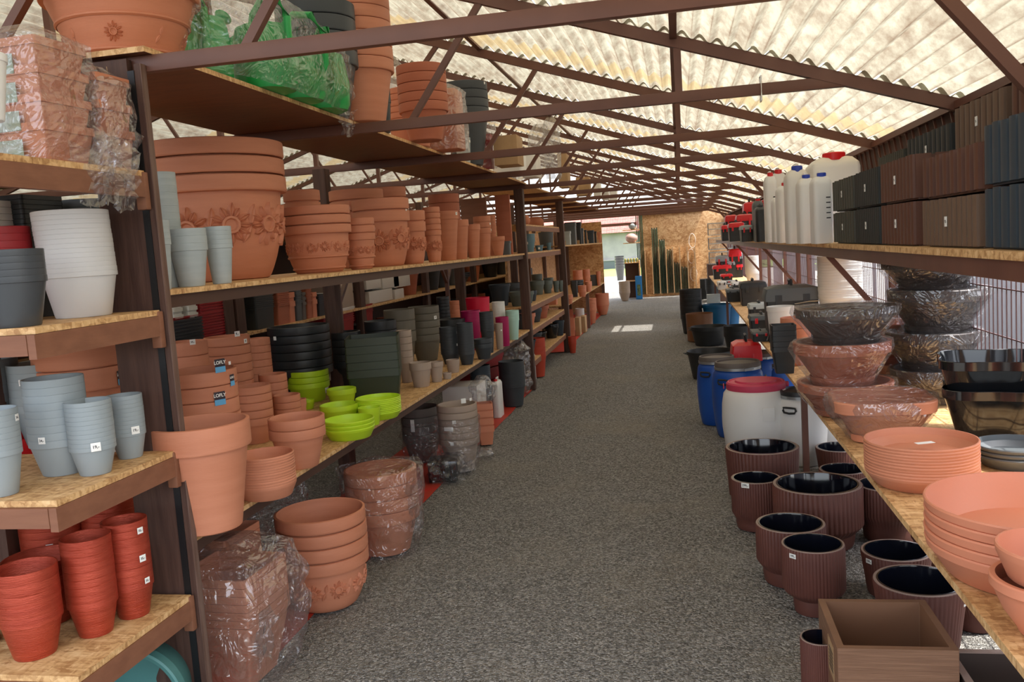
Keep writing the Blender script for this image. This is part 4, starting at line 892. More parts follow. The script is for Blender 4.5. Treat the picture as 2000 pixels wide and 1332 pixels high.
S(('', 'white ringed pots near the end of the lower board'), 'cup', WHITE, 978, 664, 25, 590, ZL, 7, .12)
S(('', 'mint green ribbed pots at the end of the lower board'), 'cup', MINT, 1004, 664, 26, 607, ZL, 3, .15)
S(('', 'orange terracotta pots behind the black ones'), 'bowl', TERRAO, 893, 672, 20, 588, ZL, 6, .2)
# ------------------------------------------------------------------ floor, left side
S(('', 'large sunflower pots standing on the red sheet'), 'flower', TERRA, 643, 1197, 173, 1020, .006, 4, .26, seg=72, relief=(.22, .60, 10))
S(('', 'large smooth terracotta pots inside the clear bag'), 'classic', TERRA, 757, 1088, 140, 930, .006, 4, .28, seg=64)
a, R_, h_ = place(757, 1088, 140, 930, .006, .66)
film_bag('clear bag pulled over large smooth terracotta pots', [(R_*.85, R_*.85, .004), (R_*1.0, R_*1.0, h_*.25), (R_*1.13, R_*1.13, h_*.6), (R_*1.13, R_*1.13, h_*1.0), (R_*.9, R_*.9, h_*1.04)], a, 15, FILM, .16, 60, tails=[(R_*1.02, -.05, h_*.85, .07, h_*.6)])
x_, y_ = -1.86, 2.95
for (x_, y_, n_, q, dd) in ((-1.77, 3.02, 7, .158, 'square terracotta planters in the front floor bag'), (-2.02, 2.86, 6, .12, 'small square planters beside the post in the floor bag'), (-2.02, 3.35, 8, .14, 'square planters at the back of the floor bag')):
    for i in range(n_):
        o = obj('square_planter', withmat(trough(q, q, .26, .03, .66), TERRA), None, loc=(x_, y_, .007+.031*(n_-1-i)), rotz=-.06); tag(o, lab(i, n_, ('', dd)), 'planter', dd)
film_bag('big crumpled clear bag of square planters on the ground by the post', [(.17, .17, .004), (.21, .21, .1), (.23, .22, .38), (.20, .19, .5), (.08, .08, .56)], (-1.77, 3.02, .005), 17, FILMW, .15, 64, sq=.8, rotz=-.05, tails=[(.16, -.08, .3, .06, .2)])
film_bag('smaller crumpled clear bag right beside the wooden post', [(.15, .15, .004), (.17, .17, .1), (.17, .17, .34), (.1, .1, .44)], (-2.02, 2.86, .005), 19, FILMW, .2, 48, sq=.7, rotz=0)
film_bag('crumpled film behind the floor sunflower pots', [(.16, .14, .004), (.18, .16, .15), (.14, .13, .5), (.05, .05, .56)], (-2.1, 4.1, .005), 23, FILM, .3, 40)
S(('', 'tall taupe pots half wrapped in film on the ground'), 'classic', TAUPE, 902, 923, 78, 795, .006, 6, .2, [(905, 783, 10, ''), (919, 780, 6, ''), (877, 838, 20, '', .4), (887, 825, 7, ''), (883, 867, 7, '')], seg=56)
a, R_, h_ = place(902, 923, 78, 795, .006, .66); film_bag('clear film sleeve around the tall taupe pots', [(R_*.8, R_*.8, .004), (R_*1.0, R_*1.0, h_*.3), (R_*1.08, R_*1.08, h_*.6), (R_*1.10, R_*1.10, h_*.8)], a, 25, FILM, .08, 48, tails=[(.10, -.1, .08, .08, .07)])
S(('', 'dark taupe pots under the board edge'), 'classic', TAUPED, 828, 905, 74, 800, .006, 4, .3, [(806, 832, 8, '', 3)])
a, R_, h_ = place(828, 905, 74, 800, .006, .66); film_bag('clear film hanging beside the dark taupe pots', [(R_*.9, R_*.9, .004), (R_*1.05, R_*1.05, h_*.4), (R_*1.08, R_*1.08, h_*.75)], a, 27, FILM, .15, 40)
a, b, Y, h = YB(838, 895, 943, 902, .006); carton('black package wrapped in crumpled clear film on the ground', BLACKG, a, b, Y, .22, .006, h, 'wrapped_package', 'package', .02, .2)
film_bag('crumpled film around the black ground package', [((b-a)*.54, .14, .002), ((b-a)*.58, .15, h*.5), ((b-a)*.5, .13, h*1.08), (.05, .05, h*1.15)], ((a+b)/2, Y+.11, .006), 29, FILM, .3, 44, sq=.7, rotz=.2)
a, b, Y, h = YB(866, 934, 800, 757, .006, 7.1); z_ = ony(900, 800, 7.1).z
carton('white polystyrene box under the lower board beside taupe pots', FOAM, a, b, 7.1, .34, .006, ony(900, 757, 7.1).z, 'foam_box')
for i in range(4):
    q = .05
    P = onz(952, 872, .006); o = obj('square_planter', withmat(trough(.07, .07, .16, .05, .7), TERRAO), None, loc=(P.x-.03, P.y+.1, .007+.062*(3-i)), rotz=.3); tag(o, lab(i, 4, ('', 'small orange square pots on the ground by the taupe pots')), 'planter', 'small orange square pots on the ground by the taupe pots')
film_bag('crumpled film topping the small orange square pots', [(.06, .06, 0), (.09, .09, .04), (.10, .10, .14), (.04, .04, .22)], (P.x-.03, P.y+.1, .36), 33, FILMW, .3, 32)
S(('', 'navy grey pots standing tall on the ground'), 'cup', NAVY, 946, 842, 40, 716, .006, 16, .06)
jerry('white jerrycan with red cap on the ground under the board end', *(lambda q: (q[0], q[1], q[2], .2, .006, q[3]))(YB(963, 978, 817, 740, .006)), marks=False)
for i, (y0, y1) in enumerate(((700, 712), (716, 728), (732, 744), (748, 760))):
    a, b, Y, h = YB(948, 990, 800, 700, .006, 8.9); zz = .02+.13*(3-i)
    o = obj('long_trough', withmat(trough(.30, .10, .12, .03, .85), REDD), None, loc=(-2.05, 8.7, zz), rotz=1.2); tag(o, lab(i, 4, ('', 'dark red troughs under the end of the lower board')), 'planter', 'dark red troughs under the end of the lower board')
S(('', 'dark grey rimmed growing pots on the ground'), 'bucket', ANTH, 1004, 795, 50, 708, .006, 17, .075)
film_bag('milky bag of pale pots on the ground by the post', [(.10, .12, .004), (.14, .2, .1), (.14, .2, .5), (.06, .08, .6)], (-1.80, 9.35, .005), 35, FILMW, .25, 40)
a, b, Y, h = YB(1022, 1044, 745, 695, .006); carton('pale carton standing beside the milky bag on the ground', FOAM, a, b, Y, .15, .006, h, 'pale_carton')
S(('', 'red orange bins on the ground beyond the post'), 'bucket', REDO, 1051, 737, 36, 662, .006, 5, .2)
# ------------------------------------------------------------------ middle left rack (beyond the second post)
BLUEG = mat('dusty blue grey plastic', (96, 128, 142), .5); GREENG = mat('grey green plastic', (92, 102, 98), .5)
S('round terracotta pot on the top board of the middle rack', 'globe', TERRA, 1046, 446, 33, 423, 1.87, 1)
S('leaning pale terracotta pot left of the round one', 'globe', TERRA, 1026, 440, 20, 420, 1.87, 1)
S(('', 'dusty blue pots on the middle rack'), 'cup', BLUEG, 1034, 498, 26, 457, 1.545, 3, .2, [(1029, 475, 5, '')])
S('short blue grey pot on the middle rack', 'cup', BLUEG, 1054, 497, 17, 479, 1.545, 1, tags=[(1053, 485, 4, '')])
S('slim blue grey pot beside the third post', 'cup', BLUEG, 1073, 496, 10, 474, 1.545, 1)
S('wide dark pot behind the blue grey ones', 'plain', GREYD, 1068, 488, 30, 453, 1.545, 1, off=0.2)
for i, (x, yb, w_, yt, l) in enumerate(((1050, 576, 29, 549, 'wide grey green pot on the fourth board of the middle rack'), (1030, 578, 12, 540, 'tall narrow grey green pot next to the second post'), (1070, 573, 19, 548, 'grey green pot right of the wide one'), (1087, 571, 12, 549, 'small grey green pot before the third post'), (1096, 570, 9, 548, 'smallest grey green pot touching the third post'), (1050, 566, 22, 536, 'grey green pot standing behind the wide one'), (1072, 564, 20, 543, 'grey green pot standing behind the right one'))):
    S(l, 'rimmed', GREENG, x, yb, w_, yt, .932, 1)
S('tall square dark planter behind the narrow grey green pot', 'cyl', GREYD, 1035, 560, 14, 524, .932, 1)
a, b, Y, h = YB(1056, 1088, 600, 582, .657); o = obj('long_trough', withmat(trough((b-a)/2, .09, h, .02, .9), TERRAO), None, loc=((a+b)/2, Y+.1, .658)); tag(o, 'orange trough on the low board of the middle rack', 'planter')
S(('', 'dark pots with a leaf print on the bottom board'), 'cup', NAVY, 1046, 655, 25, 612, .292, 3, .15)
S('beige pot behind the black bowl on the bottom board', 'cup', TAUPE, 1066, 654, 18, 622, .292, 1)
S('glossy black pot at the front of the bottom board', 'rimmed', BLACKG, 1078, 661, 28, 634, .292, 1)
S('navy pot at the right end of the bottom board', 'cup', NAVY, 1092, 656, 24, 627, .292, 1)
S(('', 'thin grey pots beside the second post up high'), 'cup', GREY, 1022, 440, 10, 400, 1.87, 4, .15)
# ------------------------------------------------------------------ farthest left rack
def fx(x0, x1, yb, yt, z, dep): a, b, Y, h = YB(x0, x1, yb, yt, z); return a, b, min(Y, 19.6), dep, z, h
def sq(l, m, x0, x1, yb, yt, z, tp=.9):
    SQ(l, m, (x0+x1)/2, yb, x1-x0, yt, z, 1, .2, 0, 1, tp)
sq('large grey square planter on the upper far board', GREYD, 1106, 1127, 478, 434, 1.60); sq('white tagged grey pot in front of the large grey planter', GREYL, 1099, 1116, 481, 452, 1.60)
sq('tall narrow black planter on the upper far board', BLACK, 1127, 1137, 475, 434, 1.60); sq('black square planter with a dot sticker on the upper far board', ANTH, 1127, 1141, 477, 446, 1.60)
sq('slim black planter beside the dotted one', BLACK, 1142, 1147, 474, 449, 1.60); sq('navy black planter at the right of the upper far board', NAVY, 1148, 1161, 473, 450, 1.60)
sq('thin dark planter next to the navy black one', BLACK, 1161, 1166, 472, 452, 1.60); sq('small terracotta square pot at the end of the upper far board', TERRA, 1167, 1175, 470, 453, 1.60)
for i, (x, y) in enumerate(((1103, 484), (1112, 482), (1121, 481), (1130, 479), (1139, 477), (1148, 475), (1158, 473), (1168, 471))):
    P = onx(x, y, -1.75); o = obj('wood_wedge', box(NB(), (-.02, -.02, 0), (.02, .02, .07)), CARD, loc=(P.x, P.y, 1.6005)); tag(o, ['nearest', 'second', 'third', 'fourth', 'fifth', 'sixth', 'seventh', 'farthest'][i]+' little wooden foot in the row along the upper far board', 'wooden foot', 'wooden feet on the upper far board')
sq('black square planter low on the left of the far rack', ANTH, 1118, 1129, 580, 549, .69); sq('dark grey cube planter at the right of the far rack', GREYD, 1155, 1173, 558, 537, .69)
S(('', 'orange pots on the lower far board, rear left'), 'classic', TERRAO, 1130, 566, 19, 528, .69, 3, .25); S(('', 'orange pots on the lower far board, rear middle'), 'classic', TERRAO, 1147, 562, 14, 526, .69, 4, .2)
S(('', 'small nested orange pots at the lower far board front'), 'rimmed', TERRAO, 1138, 580, 16, 558, .69, 4, .28); S(('', 'orange pots beside the dark grey cube'), 'classic', TERRAO, 1150, 570, 14, 550, .69, 3, .25)
S('orange pot right at the end of the lower far board', 'classic', TERRAO, 1170, 558, 9, 530, .69, 1); S(('', 'terracotta pots at the near end of the lower far board'), 'classic', TERRAO, 1112, 594, 16, 576, .69, 3, .25)
S(('', 'black trays on the lower far board'), 'saucer', BLACK, 1128, 572, 26, 548, .69, 3, .3)
def floorstack(l, m, x, yb, w_, yt, n, f, tp=.8, asp=1): SQ(('', l), m, x, yb, w_, yt, .006, n, f, .1, asp, tp, 'long_trough', cat='planter')
floorstack('terracotta troughs on the ground past the third post', TERRAO, 1116, 664, 17, 622, 10, .12); floorstack('orange troughs behind them on the ground', TERRAO, 1114, 640, 14, 605, 8, .12)
S(('', 'red orange pots on the ground right past the third post'), 'cup', REDO, 1119, 690, 16, 658, .006, 2, .3)
S('white round tub on the ground at the far rack', 'cyl', WHITE, 1134, 640, 18, 603, .006, 1)
a, b, Y, h = YB(1124, 1133, 656, 621, .006); carton('left of two printed cartons on the ground by the far rack', CARD, a, b, Y, .3, .006, h); a, b, Y, h = YB(1134, 1144, 650, 618, .006); carton('right of two printed cartons on the ground by the far rack', CARD, a, b, Y, .3, .006, h)
PIC = mat('blue white pictured carton', (214, 214, 220), .5, (96, 124, 176), (1, 1, 1), 14); a, b, Y, h = YB(1147, 1160, 632, 598, .006); carton('blue and white pictured carton on the ground by the far rack', PIC, a, b, Y, .3, .006, h, 'pictured_carton')
S(('', 'pale orange tapered pots on the ground at the far rack'), 'tall', TERRAO, 1157, 632, 20, 583, .006, 9, .1)
S(('', 'big orange bowls on the ground by the far opening'), 'bowl', TERRAO, 1178, 615, 26, 574, .006, 6, .16)
# ------------------------------------------------------------------ racks across the second aisle on the far left
bk = thing('shelving_rack', (-3.3, 7, 0)); tag(bk, 'dark shelving rack in the next aisle seen between the left boards', 'shelving rack')
for z in (.35, 1.13, 1.85):
    part('shelf_board', box(NB(), (-4.0, 1.2, z-.02), (-3.05, 20.1, z)), OSB, bk)
part('back_panel', box(NB(), (-4.05, 1.2, 0), (-4.01, 20.1, 1.85)), FASCIAD, bk)
for y in (1.2, 3.1, 5.5, 5.66, 8.1, 10.4, 13, 16, 19): part('post', box(NB(), (-3.13, y, 0), (-3.06, y+.12, 2.24)), WOODP, bk)
def bgst(l, m, x0, x1, y0, y1, n, X=-3.05, z=1.13, f=None, asp=None):
    a, b, zz, h = XP(x0, x1, y1, y0, X, z); f = f or .85/n; hh = h/(1+(n-1)*f); st = hh*f
    me = withmat(trough(.14, (b-a)/2*.94, hh, st*.6, .92), m)
    for i in range(n):
        o = obj('long_trough', me, None, loc=(X-.16, (a+b)/2, z+.001+st*(n-1-i))); tag(o, lab(i, n, ('', l)), 'planter', l)
W2 = mat('white ribbed trough plastic', (210, 214, 210), .5)
bgst('white troughs seen just right of the near post', W2, 344, 366, 574, 612, 4); bgst('white troughs second from the near post', W2, 373, 394, 572, 606, 4)
bgst('red troughs in the next aisle', REDD, 397, 455, 562, 609, 9); bgst('brown troughs in the next aisle, below the red', REDD, 340, 462, 612, 640, 12, z=.86)
bgst('white and black trays in the next aisle', BLACK, 342, 408, 622, 652, 12, z=.80, X=-3.0)
bgst('black troughs right of the dark panel', RBLACK, 506, 545, 568, 620, 9); bgst('orange red troughs in the next aisle', TERRAD, 550, 574, 566, 612, 9); bgst('plain orange troughs in the next aisle', TERRAO, 573, 585, 570, 618, 2)
bgst('dark grey troughs in the next aisle', GREYD, 586, 598, 562, 605, 9); bgst('brown troughs between orange and grey', TAUPED, 598, 606, 570, 612, 3); bgst('orange ribbed troughs further along the next aisle', TERRAD, 606, 617, 564, 602, 9); bgst('plain orange troughs further along', TERRAO, 618, 627, 570, 608, 2)
bgst('black lidded boxes near the white trays', BLACK, 629, 650, 574, 608, 5); bgst('white trays beside the thin braced post', WHITE, 650, 664, 571, 602, 7)
bgst('red folded boxes behind the thin braced post', REDD, 636, 700, 612, 640, 5, z=.90); bgst('red folded boxes right of the thin braced post', REDD, 712, 736, 594, 628, 5, z=.98)
bgst('white panels stacked in the next aisle', WHITE, 668, 700, 600, 610, 2, z=1.12); bgst('red crates high in the next aisle', RED, 515, 562, 556, 564, 2, z=1.40)
S('bright green pot far across the next aisle', 'plain', mat('leaf green plastic', (96, 160, 40), .5), 630, 572, 20, 560, 1.30, 1); S('taller bright green pot far across the next aisle', 'plain', MATS['leaf green plastic'], 650, 570, 18, 548, 1.30, 1)
a, b, zz, h = XP(668, 694, 602, 552, -3.1, 1.13); carton('clear bag of beige stuff across the next aisle', TAUPE, -3.4, -3.1, a, b-a, 1.13, h, 'beige_sack', 'sack', .03)
LOUV = mat('white louvred shutter', (206, 204, 200), .5); 
for i, (x0, x1, y0, y1) in enumerate(((716, 745, 540, 564), (748, 780, 540, 562), (722, 768, 566, 590), (770, 802, 536, 560), (772, 790, 564, 584))):
    a, b, zz, h = XP(x0, x1, y1, y0, -3.1); carton(['first', 'second', 'third', 'fourth', 'fifth'][i]+' white flat box across the next aisle beside the dark post', LOUV, -3.4, -3.1, a, b-a, zz, h, 'flat_white_box')
NA = [('tall black pots in the next aisle, left', 858, BLACK, .30, 5), ('tall dark grey pots in the next aisle', 962, GREYD, .42, 2), ('tall dark grey pots in the next aisle, right', 985, GREYD, .42, 2), ('flat black bowls in the next aisle', 890, BLACK, .12, 3)]
bm = NB(); box(bm, (-7.9, .5, 0), (-7.86, 25, 2.1)); struct('wall_left', bm, FASCIAD)
# ------------------------------------------------------------------ ribbed brown planters on the right ground
ribpot('wide ribbed brown planter in front of the white barrel', 1492, 985, 140, 889, .95, 0)
ribpot('ribbed brown planter tagged 299 at the left of the group', 1480, 1041, 95, 946, .84, .2, [(1456, 948, 16, '299,-')])
ribpot('largest ribbed brown planter in the middle of the group', 1600, 1083, 168, 968, .80, .24)
ribpot('low footed ribbed planter left of the front one', 1548, 1153, 132, 1043, .82, .26)
ribpot('front ribbed brown planter tagged 199 on a narrow foot', 1592, 1208, 119, 1082, .66, .24, [(1549, 1086, 15, '199,-')])
ribpot('ribbed planter tagged 159 beneath the right shelf edge', 1752, 1178, 130, 1098, .86, 0, [(1698, 1096, 15, '159,-')])
ribpot('wide ribbed planter directly behind the wooden-look box', 1798, 1285, 170, 1166, .86, 0, [(1883, 1182, 8, '')])
ribpot('two-tier ribbed planter under the right shelf edge', 1738, 1065, 118, 962, .84, .36)
ribpot('ribbed planter standing by the white barrels', 1642, 932, 92, 884, .9, 0)
ribpot('ribbed planter behind the largest one', 1650, 1008, 92, 928, .84, .25)
ribpot('ribbed planter in the far corner under the shelf', 1905, 1238, 100, 1120, .8, .3)
ribpot('ribbed planter hidden left behind the wooden-look box', 1606, 1405, 74, 1262, .7, .24)
ribpot('dark ribbed planter in the shade below the boards', 1840, 1110, 110, 1010, .84, .3)
# wooden-look planter box
t = thing('wood_look_planter', (.582, 2.83, .001)); tag(t, 'brown wood-look square planter box open at the front right', 'planter box')
W_, D_, h_ = .171, .185, .34
bm = NB(); loft(bm, [(W_, D_, .004, 0), (W_, D_, .004, h_), (W_-.022, D_-.022, .003, h_), (W_-.026, D_-.026, .003, .03)]); 
for f in bm.faces: f.material_index = 1 if all(v.co.x**2 < (W_-.01)**2 and v.co.y**2 < (D_-.01)**2 for v in f.verts) else 0
obj('box_shell', bm, [BROWNBOX, BROWNIN], t)
bm = NB(); box(bm, (-W_-.0016, -.12, .20), (-W_-.0002, -.02, .31)); k_ = obj('hang_label', bm, CARD, t); k_['label'] = 'tan printed label on the left side'
bm = NB()
for i in range(6): box(bm, (-W_-.0022, -.11, .22+i*.012), (-W_-.0015, -.04, .225+i*.012))
obj('label_print', bm, INK, k_)
t = thing('dark_planter_box', (.98, 2.70, .001)); tag(t, 'dark long planter box with pale rim beside the wood-look box', 'planter box')
bm = NB(); loft(bm, [(.215, .14, .004, 0), (.215, .14, .004, .25)], cap=False); bm.faces.new(bm.verts[:20][::-1]) if False else None; loft(bm, [(.195, .12, .004, .25), (.19, .115, .004, .01)], cap=False); obj('box_shell', bm, mat('dark brown box wall', (58, 44, 38), .6), t)
bm = NB(); loft(bm, [(.216, .141, .004, .249), (.216, .141, .004, .253), (.194, .119, .004, .253), (.194, .119, .004, .249)], cap=False); obj('rim', bm, RIBRIM, t)
# ------------------------------------------------------------------ barrels and tubs on the right ground
def barrel(l, m, xb, yb, wpx, yt, lidm, handle=True, panel=False, z=0, pinkl=False):
    cc, R, h = place(xb, yb, wpx, yt, z, .8); t = thing('barrel', (cc.x, cc.y, .001)); tag(t, l, 'barrel')
    lr = .80
    bm = NB(); lathe(bm, [(0, 0), (R*.80, 0), (R*.84, .01), (R*.93, h*.18), (R*.995, h*.42), (R, h*.55), (R*.985, h*.7), (R*.93, h*.84), (R*.83, h*.895), (R*.80, h*.90), (R*.80, h*.93), (0, h*.93)], 64); obj('body', bm, m, t)
    if pinkl:
        bm = NB(); lathe(bm, [(R*.78, h*.89), (R*.84, h*.892), (R*.85, h*.905), (R*.84, h*.965), (R*.80, h*.985), (R*.76, h*.985), (R*.74, h*.975), (R*.6, h*.978), (R*.58, h), (R*.5, h), (0, h*.99)], 64); l_ = obj('lid', bm, lidm, t)
        for s in (-1, 1):
            bm = NB(); box(bm, (s*R*.82-.02, -.02, h*.90), (s*R*.93, .02, h*.96), bev=.006); obj('grip_lug', bm, lidm, t)
        bm = NB(); box(bm, (.02, -R-.001, h*.55), (.10, -R*.9, h*.72), bev=.004); o = obj('moulded_panel', bm, m, t)
    else:
        bm = NB(); lathe(bm, [(R*.80, h*.90), (R*.86, h*.90), (R*.87, h*.93), (R*.86, h*.985), (R*.83, h), (R*.78, h), (R*.76, h*.975), (R*.4, h*.985), (0, h*.98)], 64); obj('lid', bm, lidm, t)
        bm = NB(); lathe(bm, [(R*.80, h*.895), (R*.88, h*.90), (R*.88, h*.935), (R*.80, h*.94)], 64); o = obj('clamp_ring', bm, METAL, t)
        bm = NB(); beam(bm, (R*.2, -R*.88, h*.915), (R*.55, -R*.74, h*.93), .012, .02); obj('ring_lever', bm, METAL, t)
    if handle:
        for a_ in (-2.2, -.2, ):
            c, s = math.cos(a_), math.sin(a_); pts = []
            for u, dz in ((-1, 0), (-.9, .9), (-.4, 1), (.4, 1), (.9, .9), (1, 0), (.8, -.7), (0, -.9), (-.8, -.7)):
                q = a_+u*.045/R; pts.append((math.cos(q)*(R*.99+.012), math.sin(q)*(R*.99+.012), h*.76+dz*.02))
            bm = NB(); tube(bm, pts, .0075, 8, closed=True); obj('handle', bm, BLACK, t)
    return t
barrel('blue barrel with dark lid on the left, nearest the aisle', BLUEB, 1405, 832, 78, 700, TAUPED)
barrel('second blue barrel with dark lid and metal clamp ring', BLUEB, 1446, 858, 100, 712, TAUPED)
barrel('large white barrel with a faded pink lid', WHITE, 1482, 908, 132, 752, LIDPINK, False, pinkl=True)
barrel('white barrel with black handles behind the pink-lidded one', WHITE, 1570, 912, 92, 768, BLACK)
barrel('farther white barrel under the right shelf', WHITE, 1598, 880, 80, 775, BLACK)
barrel('white barrel hidden deeper under the right shelf', WHITE, 1630, 900, 90, 800, BLACK)
barrel('blue barrel behind the second one', BLUEB, 1490, 800, 78, 692, TAUPED, False)
barrel('blue barrel far under the right shelf', BLUEB, 1525, 800, 60, 712, TAUPED, False)
def tub(l, m, xb, yb, wpx, yt, n=1, f=.2, handles=True, lidm=None):
    c, R, h, p = S((l, l), 'tub', m, xb, yb, wpx, yt, .001, n, f, name='tub', cat='tub', seg=56)
    if handles:
        for o in p[:1] if n > 3 else p:
            for s in (-1, 1):
                bm = NB(); tube(bm, [(s*R*.99, -.04, h*.93), (s*(R+.03), -.035, h*.95), (s*(R+.03), .035, h*.95), (s*R*.99, .04, h*.93)], .006, 6); k = obj('handle', bm, m, o); k.rotation_euler.z = -o.rotation_euler.z+.2
    return c, R, h
tub('black round tubs beyond the blue barrels', BLACK, 1390, 742, 92, 690, 1); tub('black round tubs with pale rims', BLACK, 1386, 676, 70, 640, 2, .12); tub('dark tubs next to the pale rimmed ones', BLACK, 1444, 690, 56, 638, 2, .25, False)
S('plain brown round tub beside the bucket stack', 'cyl', mat('brown tub plastic', (124, 84, 56), .5), 1368, 668, 52, 614, .001, 1, name='tub', cat='tub')
S('blue round tub behind the brown one', 'tub', BLUET, 1402, 650, 56, 596, .001, 1, name='tub', cat='tub'); S('second blue tub deeper under the shelf', 'tub', BLUET, 1425, 645, 44, 600, .001, 1, name='tub', cat='tub')
S(('', 'black mortar buckets with handles beside the aisle'), 'tub', BLACK, 1352, 652, 42, 566, .001, 7, .22, name='bucket', cat='bucket')
S(('', 'black mortar buckets further along the aisle'), 'bucket', BLACK, 1392, 590, 26, 545, .001, 5, .15, name='bucket', cat='bucket')
a, b, Y, h = YB(1432, 1492, 712, 662, .001, 7.9); toolbox('red lidded toolbox standing on the tubs under the shelf', a, b, 8.0, .35, .001, ony(1460, 655, 8.0).z, BLACK, RED, True)
carton('pale grey box on the ground near the bucket stack', GREYL, *(lambda q: (q[0], q[1], q[2], .2, .001, q[3]))(YB(1382, 1408, 612, 575, .001)), name='grey_crate')
carton('dark box on the ground near the strand board wall', BLACK, *(lambda q: (q[0], q[1], q[2], .4, .001, q[3]))(YB(1369, 1396, 584, 545, .001)), name='dark_crate')
# ------------------------------------------------------------------ right lower board
ZR2 = .751
S(('', 'terracotta saucers on the right board'), 'saucer', TERRA, 1800, 966, 207, 880, ZR2, 11, .19, seg=72, name='saucer', cat='saucer')
c_, R_, h_ = place(1800, 966, 207, 880, ZR2, .82); o = obj('leaflet', box(NB(), (-.03, -.012, 0), (.03, .012, .001)), PAPER, loc=(c_.x+.02, c_.y+.03, ZR2+h_*.98-.02), rotz=.3); tag(o, 'white paper leaflet lying in the topmost right saucer', 'leaflet')
S(('', 'huge pale terracotta saucers at the right edge'), 'saucer', TERRAO, 2030, 1182, 408, 1038, ZR2, 5, .28, seg=96, name='saucer', cat='saucer')
S('small terracotta bowl at the bottom right corner', 'bowl', TERRAO, 2060, 1262, 226, 1168, ZR2, 1, seg=72); c_, R_, h_ = place(2060, 1262, 226, 1168, ZR2, .55)
o = obj('saucer', withmat(pot_mesh('saucer', R_*1.03, .07, 0, 72), TERRAO), None, loc=(c_.x+.012, c_.y-.01, ZR2+h_*.99)); tag(o, 'terracotta dish resting above the corner bowl', 'saucer')
S(('', 'blue grey saucers behind the huge saucers'), 'saucer', GREYD, 1985, 922, 150, 882, ZR2, 3, .4, seg=64, name='saucer', cat='saucer')
wrapbowl('wavy terracotta bowl under milky film in front on the right board', TERRA, 1722, 868, 205, 792, ZR2, 51, FILMW, lobes=4)
def wstack(items, z=ZR2):
    for i, (l, m, xb, yb, w_, yt, s) in enumerate(items):
        if i == 0: c, R, h = wrapbowl(l, m, xb, yb, w_, yt, z, s); c0 = c; zz = z
        else:
            zz += h-.012; 
            # same axis, sizes from the photograph at this distance
            dep = (Vector((c0.x, c0.y, zz))-Vector((0, 0, H))).dot(FW); R2 = w_/2*dep/F; h2 = max(.05, (yb-yt)*dep/F*1.02)
            t = thing('bowl_planter', (c0.x+.01*(-1)**i, c0.y, zz+.001), s); tag(t, l, 'bowl planter')
            bm = NB(); lathe(bm, [(0, h2*.08), (R2*.55, h2*.08), (R2*.62, h2*.2), (R2*.86, h2*.62), (R2*.92, h2*.72), (R2*.97, h2*.74), (R2*.985, h2-.004), (R2*.97, h2), (R2*.9, h2), (R2*.88, h2*.9), (R2*.6, h2*.2), (0, h2*.12)], 56); obj('bowl', bm, m, t)
            bm = NB(); lathe(bm, [(0, 0), (R2*.56, 0), (R2*.62, .004), (R2*.66, h2*.2), (R2*.64, h2*.2), (R2*.58, h2*.06), (0, h2*.06)], 48); obj('attached_saucer', bm, m, t)
            film_bag(None, [(R2*.62, R2*.62, .002), (R2*.74, R2*.74, h2*.25), (R2*.97, R2*.97, h2*.66), (R2*1.03, R2*1.03, h2*.85), (R2*1.0, R2*1.0, h2+.004), (R2*.5, R2*.5, h2+.007)], (0, 0, 0), s, FILM, .08, 44, t, 'film_wrap'); h = h2
DBR = mat('dark brown bowl plastic', (66, 54, 48), .45)
wstack([('bottom film wrapped terracotta bowl of the left bowl pile', TERRAD, 1652, 818, 180, 758, 61), ('middle film wrapped terracotta bowl of the left bowl pile', TERRAD, 1645, 750, 184, 668, 62), ('film wrapped dark bowl crowning the left bowl pile', DBR, 1640, 668, 190, 598, 63)])
wstack([('bottom film wrapped dark bowl of the right bowl pile', DBR, 1830, 792, 170, 730, 71), ('second film wrapped dark bowl up in the right pile', DBR, 1832, 728, 176, 652, 72), ('third film wrapped dark bowl up in the right pile', DBR, 1845, 655, 186, 570, 73), ('topmost film wrapped dark bowl close under the upper board', DBR, 1860, 570, 190, 508, 74)])
wstack([('bottom terracotta bowl of the pile between both dark piles', TERRAD, 1742, 770, 130, 715, 76), ('upper terracotta bowl of the pile between both dark piles', TERRAD, 1745, 710, 130, 630, 77)])
def clover(l, m, xb, yb, wpx, yt, z, rz):
    cc, R, h = place(xb, yb, wpx, yt, z, .7); fn = lambda th, i: .89+.11*math.cos(4*th)
    bm = NB(); lathe(bm, [(0, 0), (R*.7, 0), (R*.73, .01), (R*.96, h*.82), (R*1.0, h*.83), (R*1.0, h-.002), (R*.99, h), (R*.975, h-.002), (R*.94, h*.8), (R*.69, .012), (0, .012)], 96, fn)
    o = obj('clover_planter', bm, m, loc=(cc.x, cc.y, z+.001), rotz=rz); tag(o, l, 'planter'); return cc, R, h
c_, R_, h_ = clover('lower glossy black clover-shaped planter at the right edge', BLACKG, 1945, 868, 225, 770, ZR2, .5)
t = obj('clover_planter', bpy.data.objects['clover_planter'].data, None, loc=(c_.x-.01, c_.y+.02, ZR2+h_*.55), rotz=.55); tag(t, 'upper glossy black clover-shaped planter nested at the right edge', 'planter')
S(('', 'tall white ribbed buckets'), 'bucket', WHITE, 1653, 668, 100, 500, ZR2, 16, .06, name='bucket', cat='bucket')
S('white bucket with lid in front of the black square pots', 'bucket', WHITE, 1527, 690, 52, 600, ZR2, 1, name='bucket', cat='bucket')
SQ(('', 'black square pots on the right board'), BLACK, 1532, 730, 46, 636, ZR2, 5, .2, .0, tp=.72)
S(('', 'orange terracotta pots behind the black square ones'), 'classic', TERRAO, 1556, 715, 56, 622, ZR2, 3, .4)
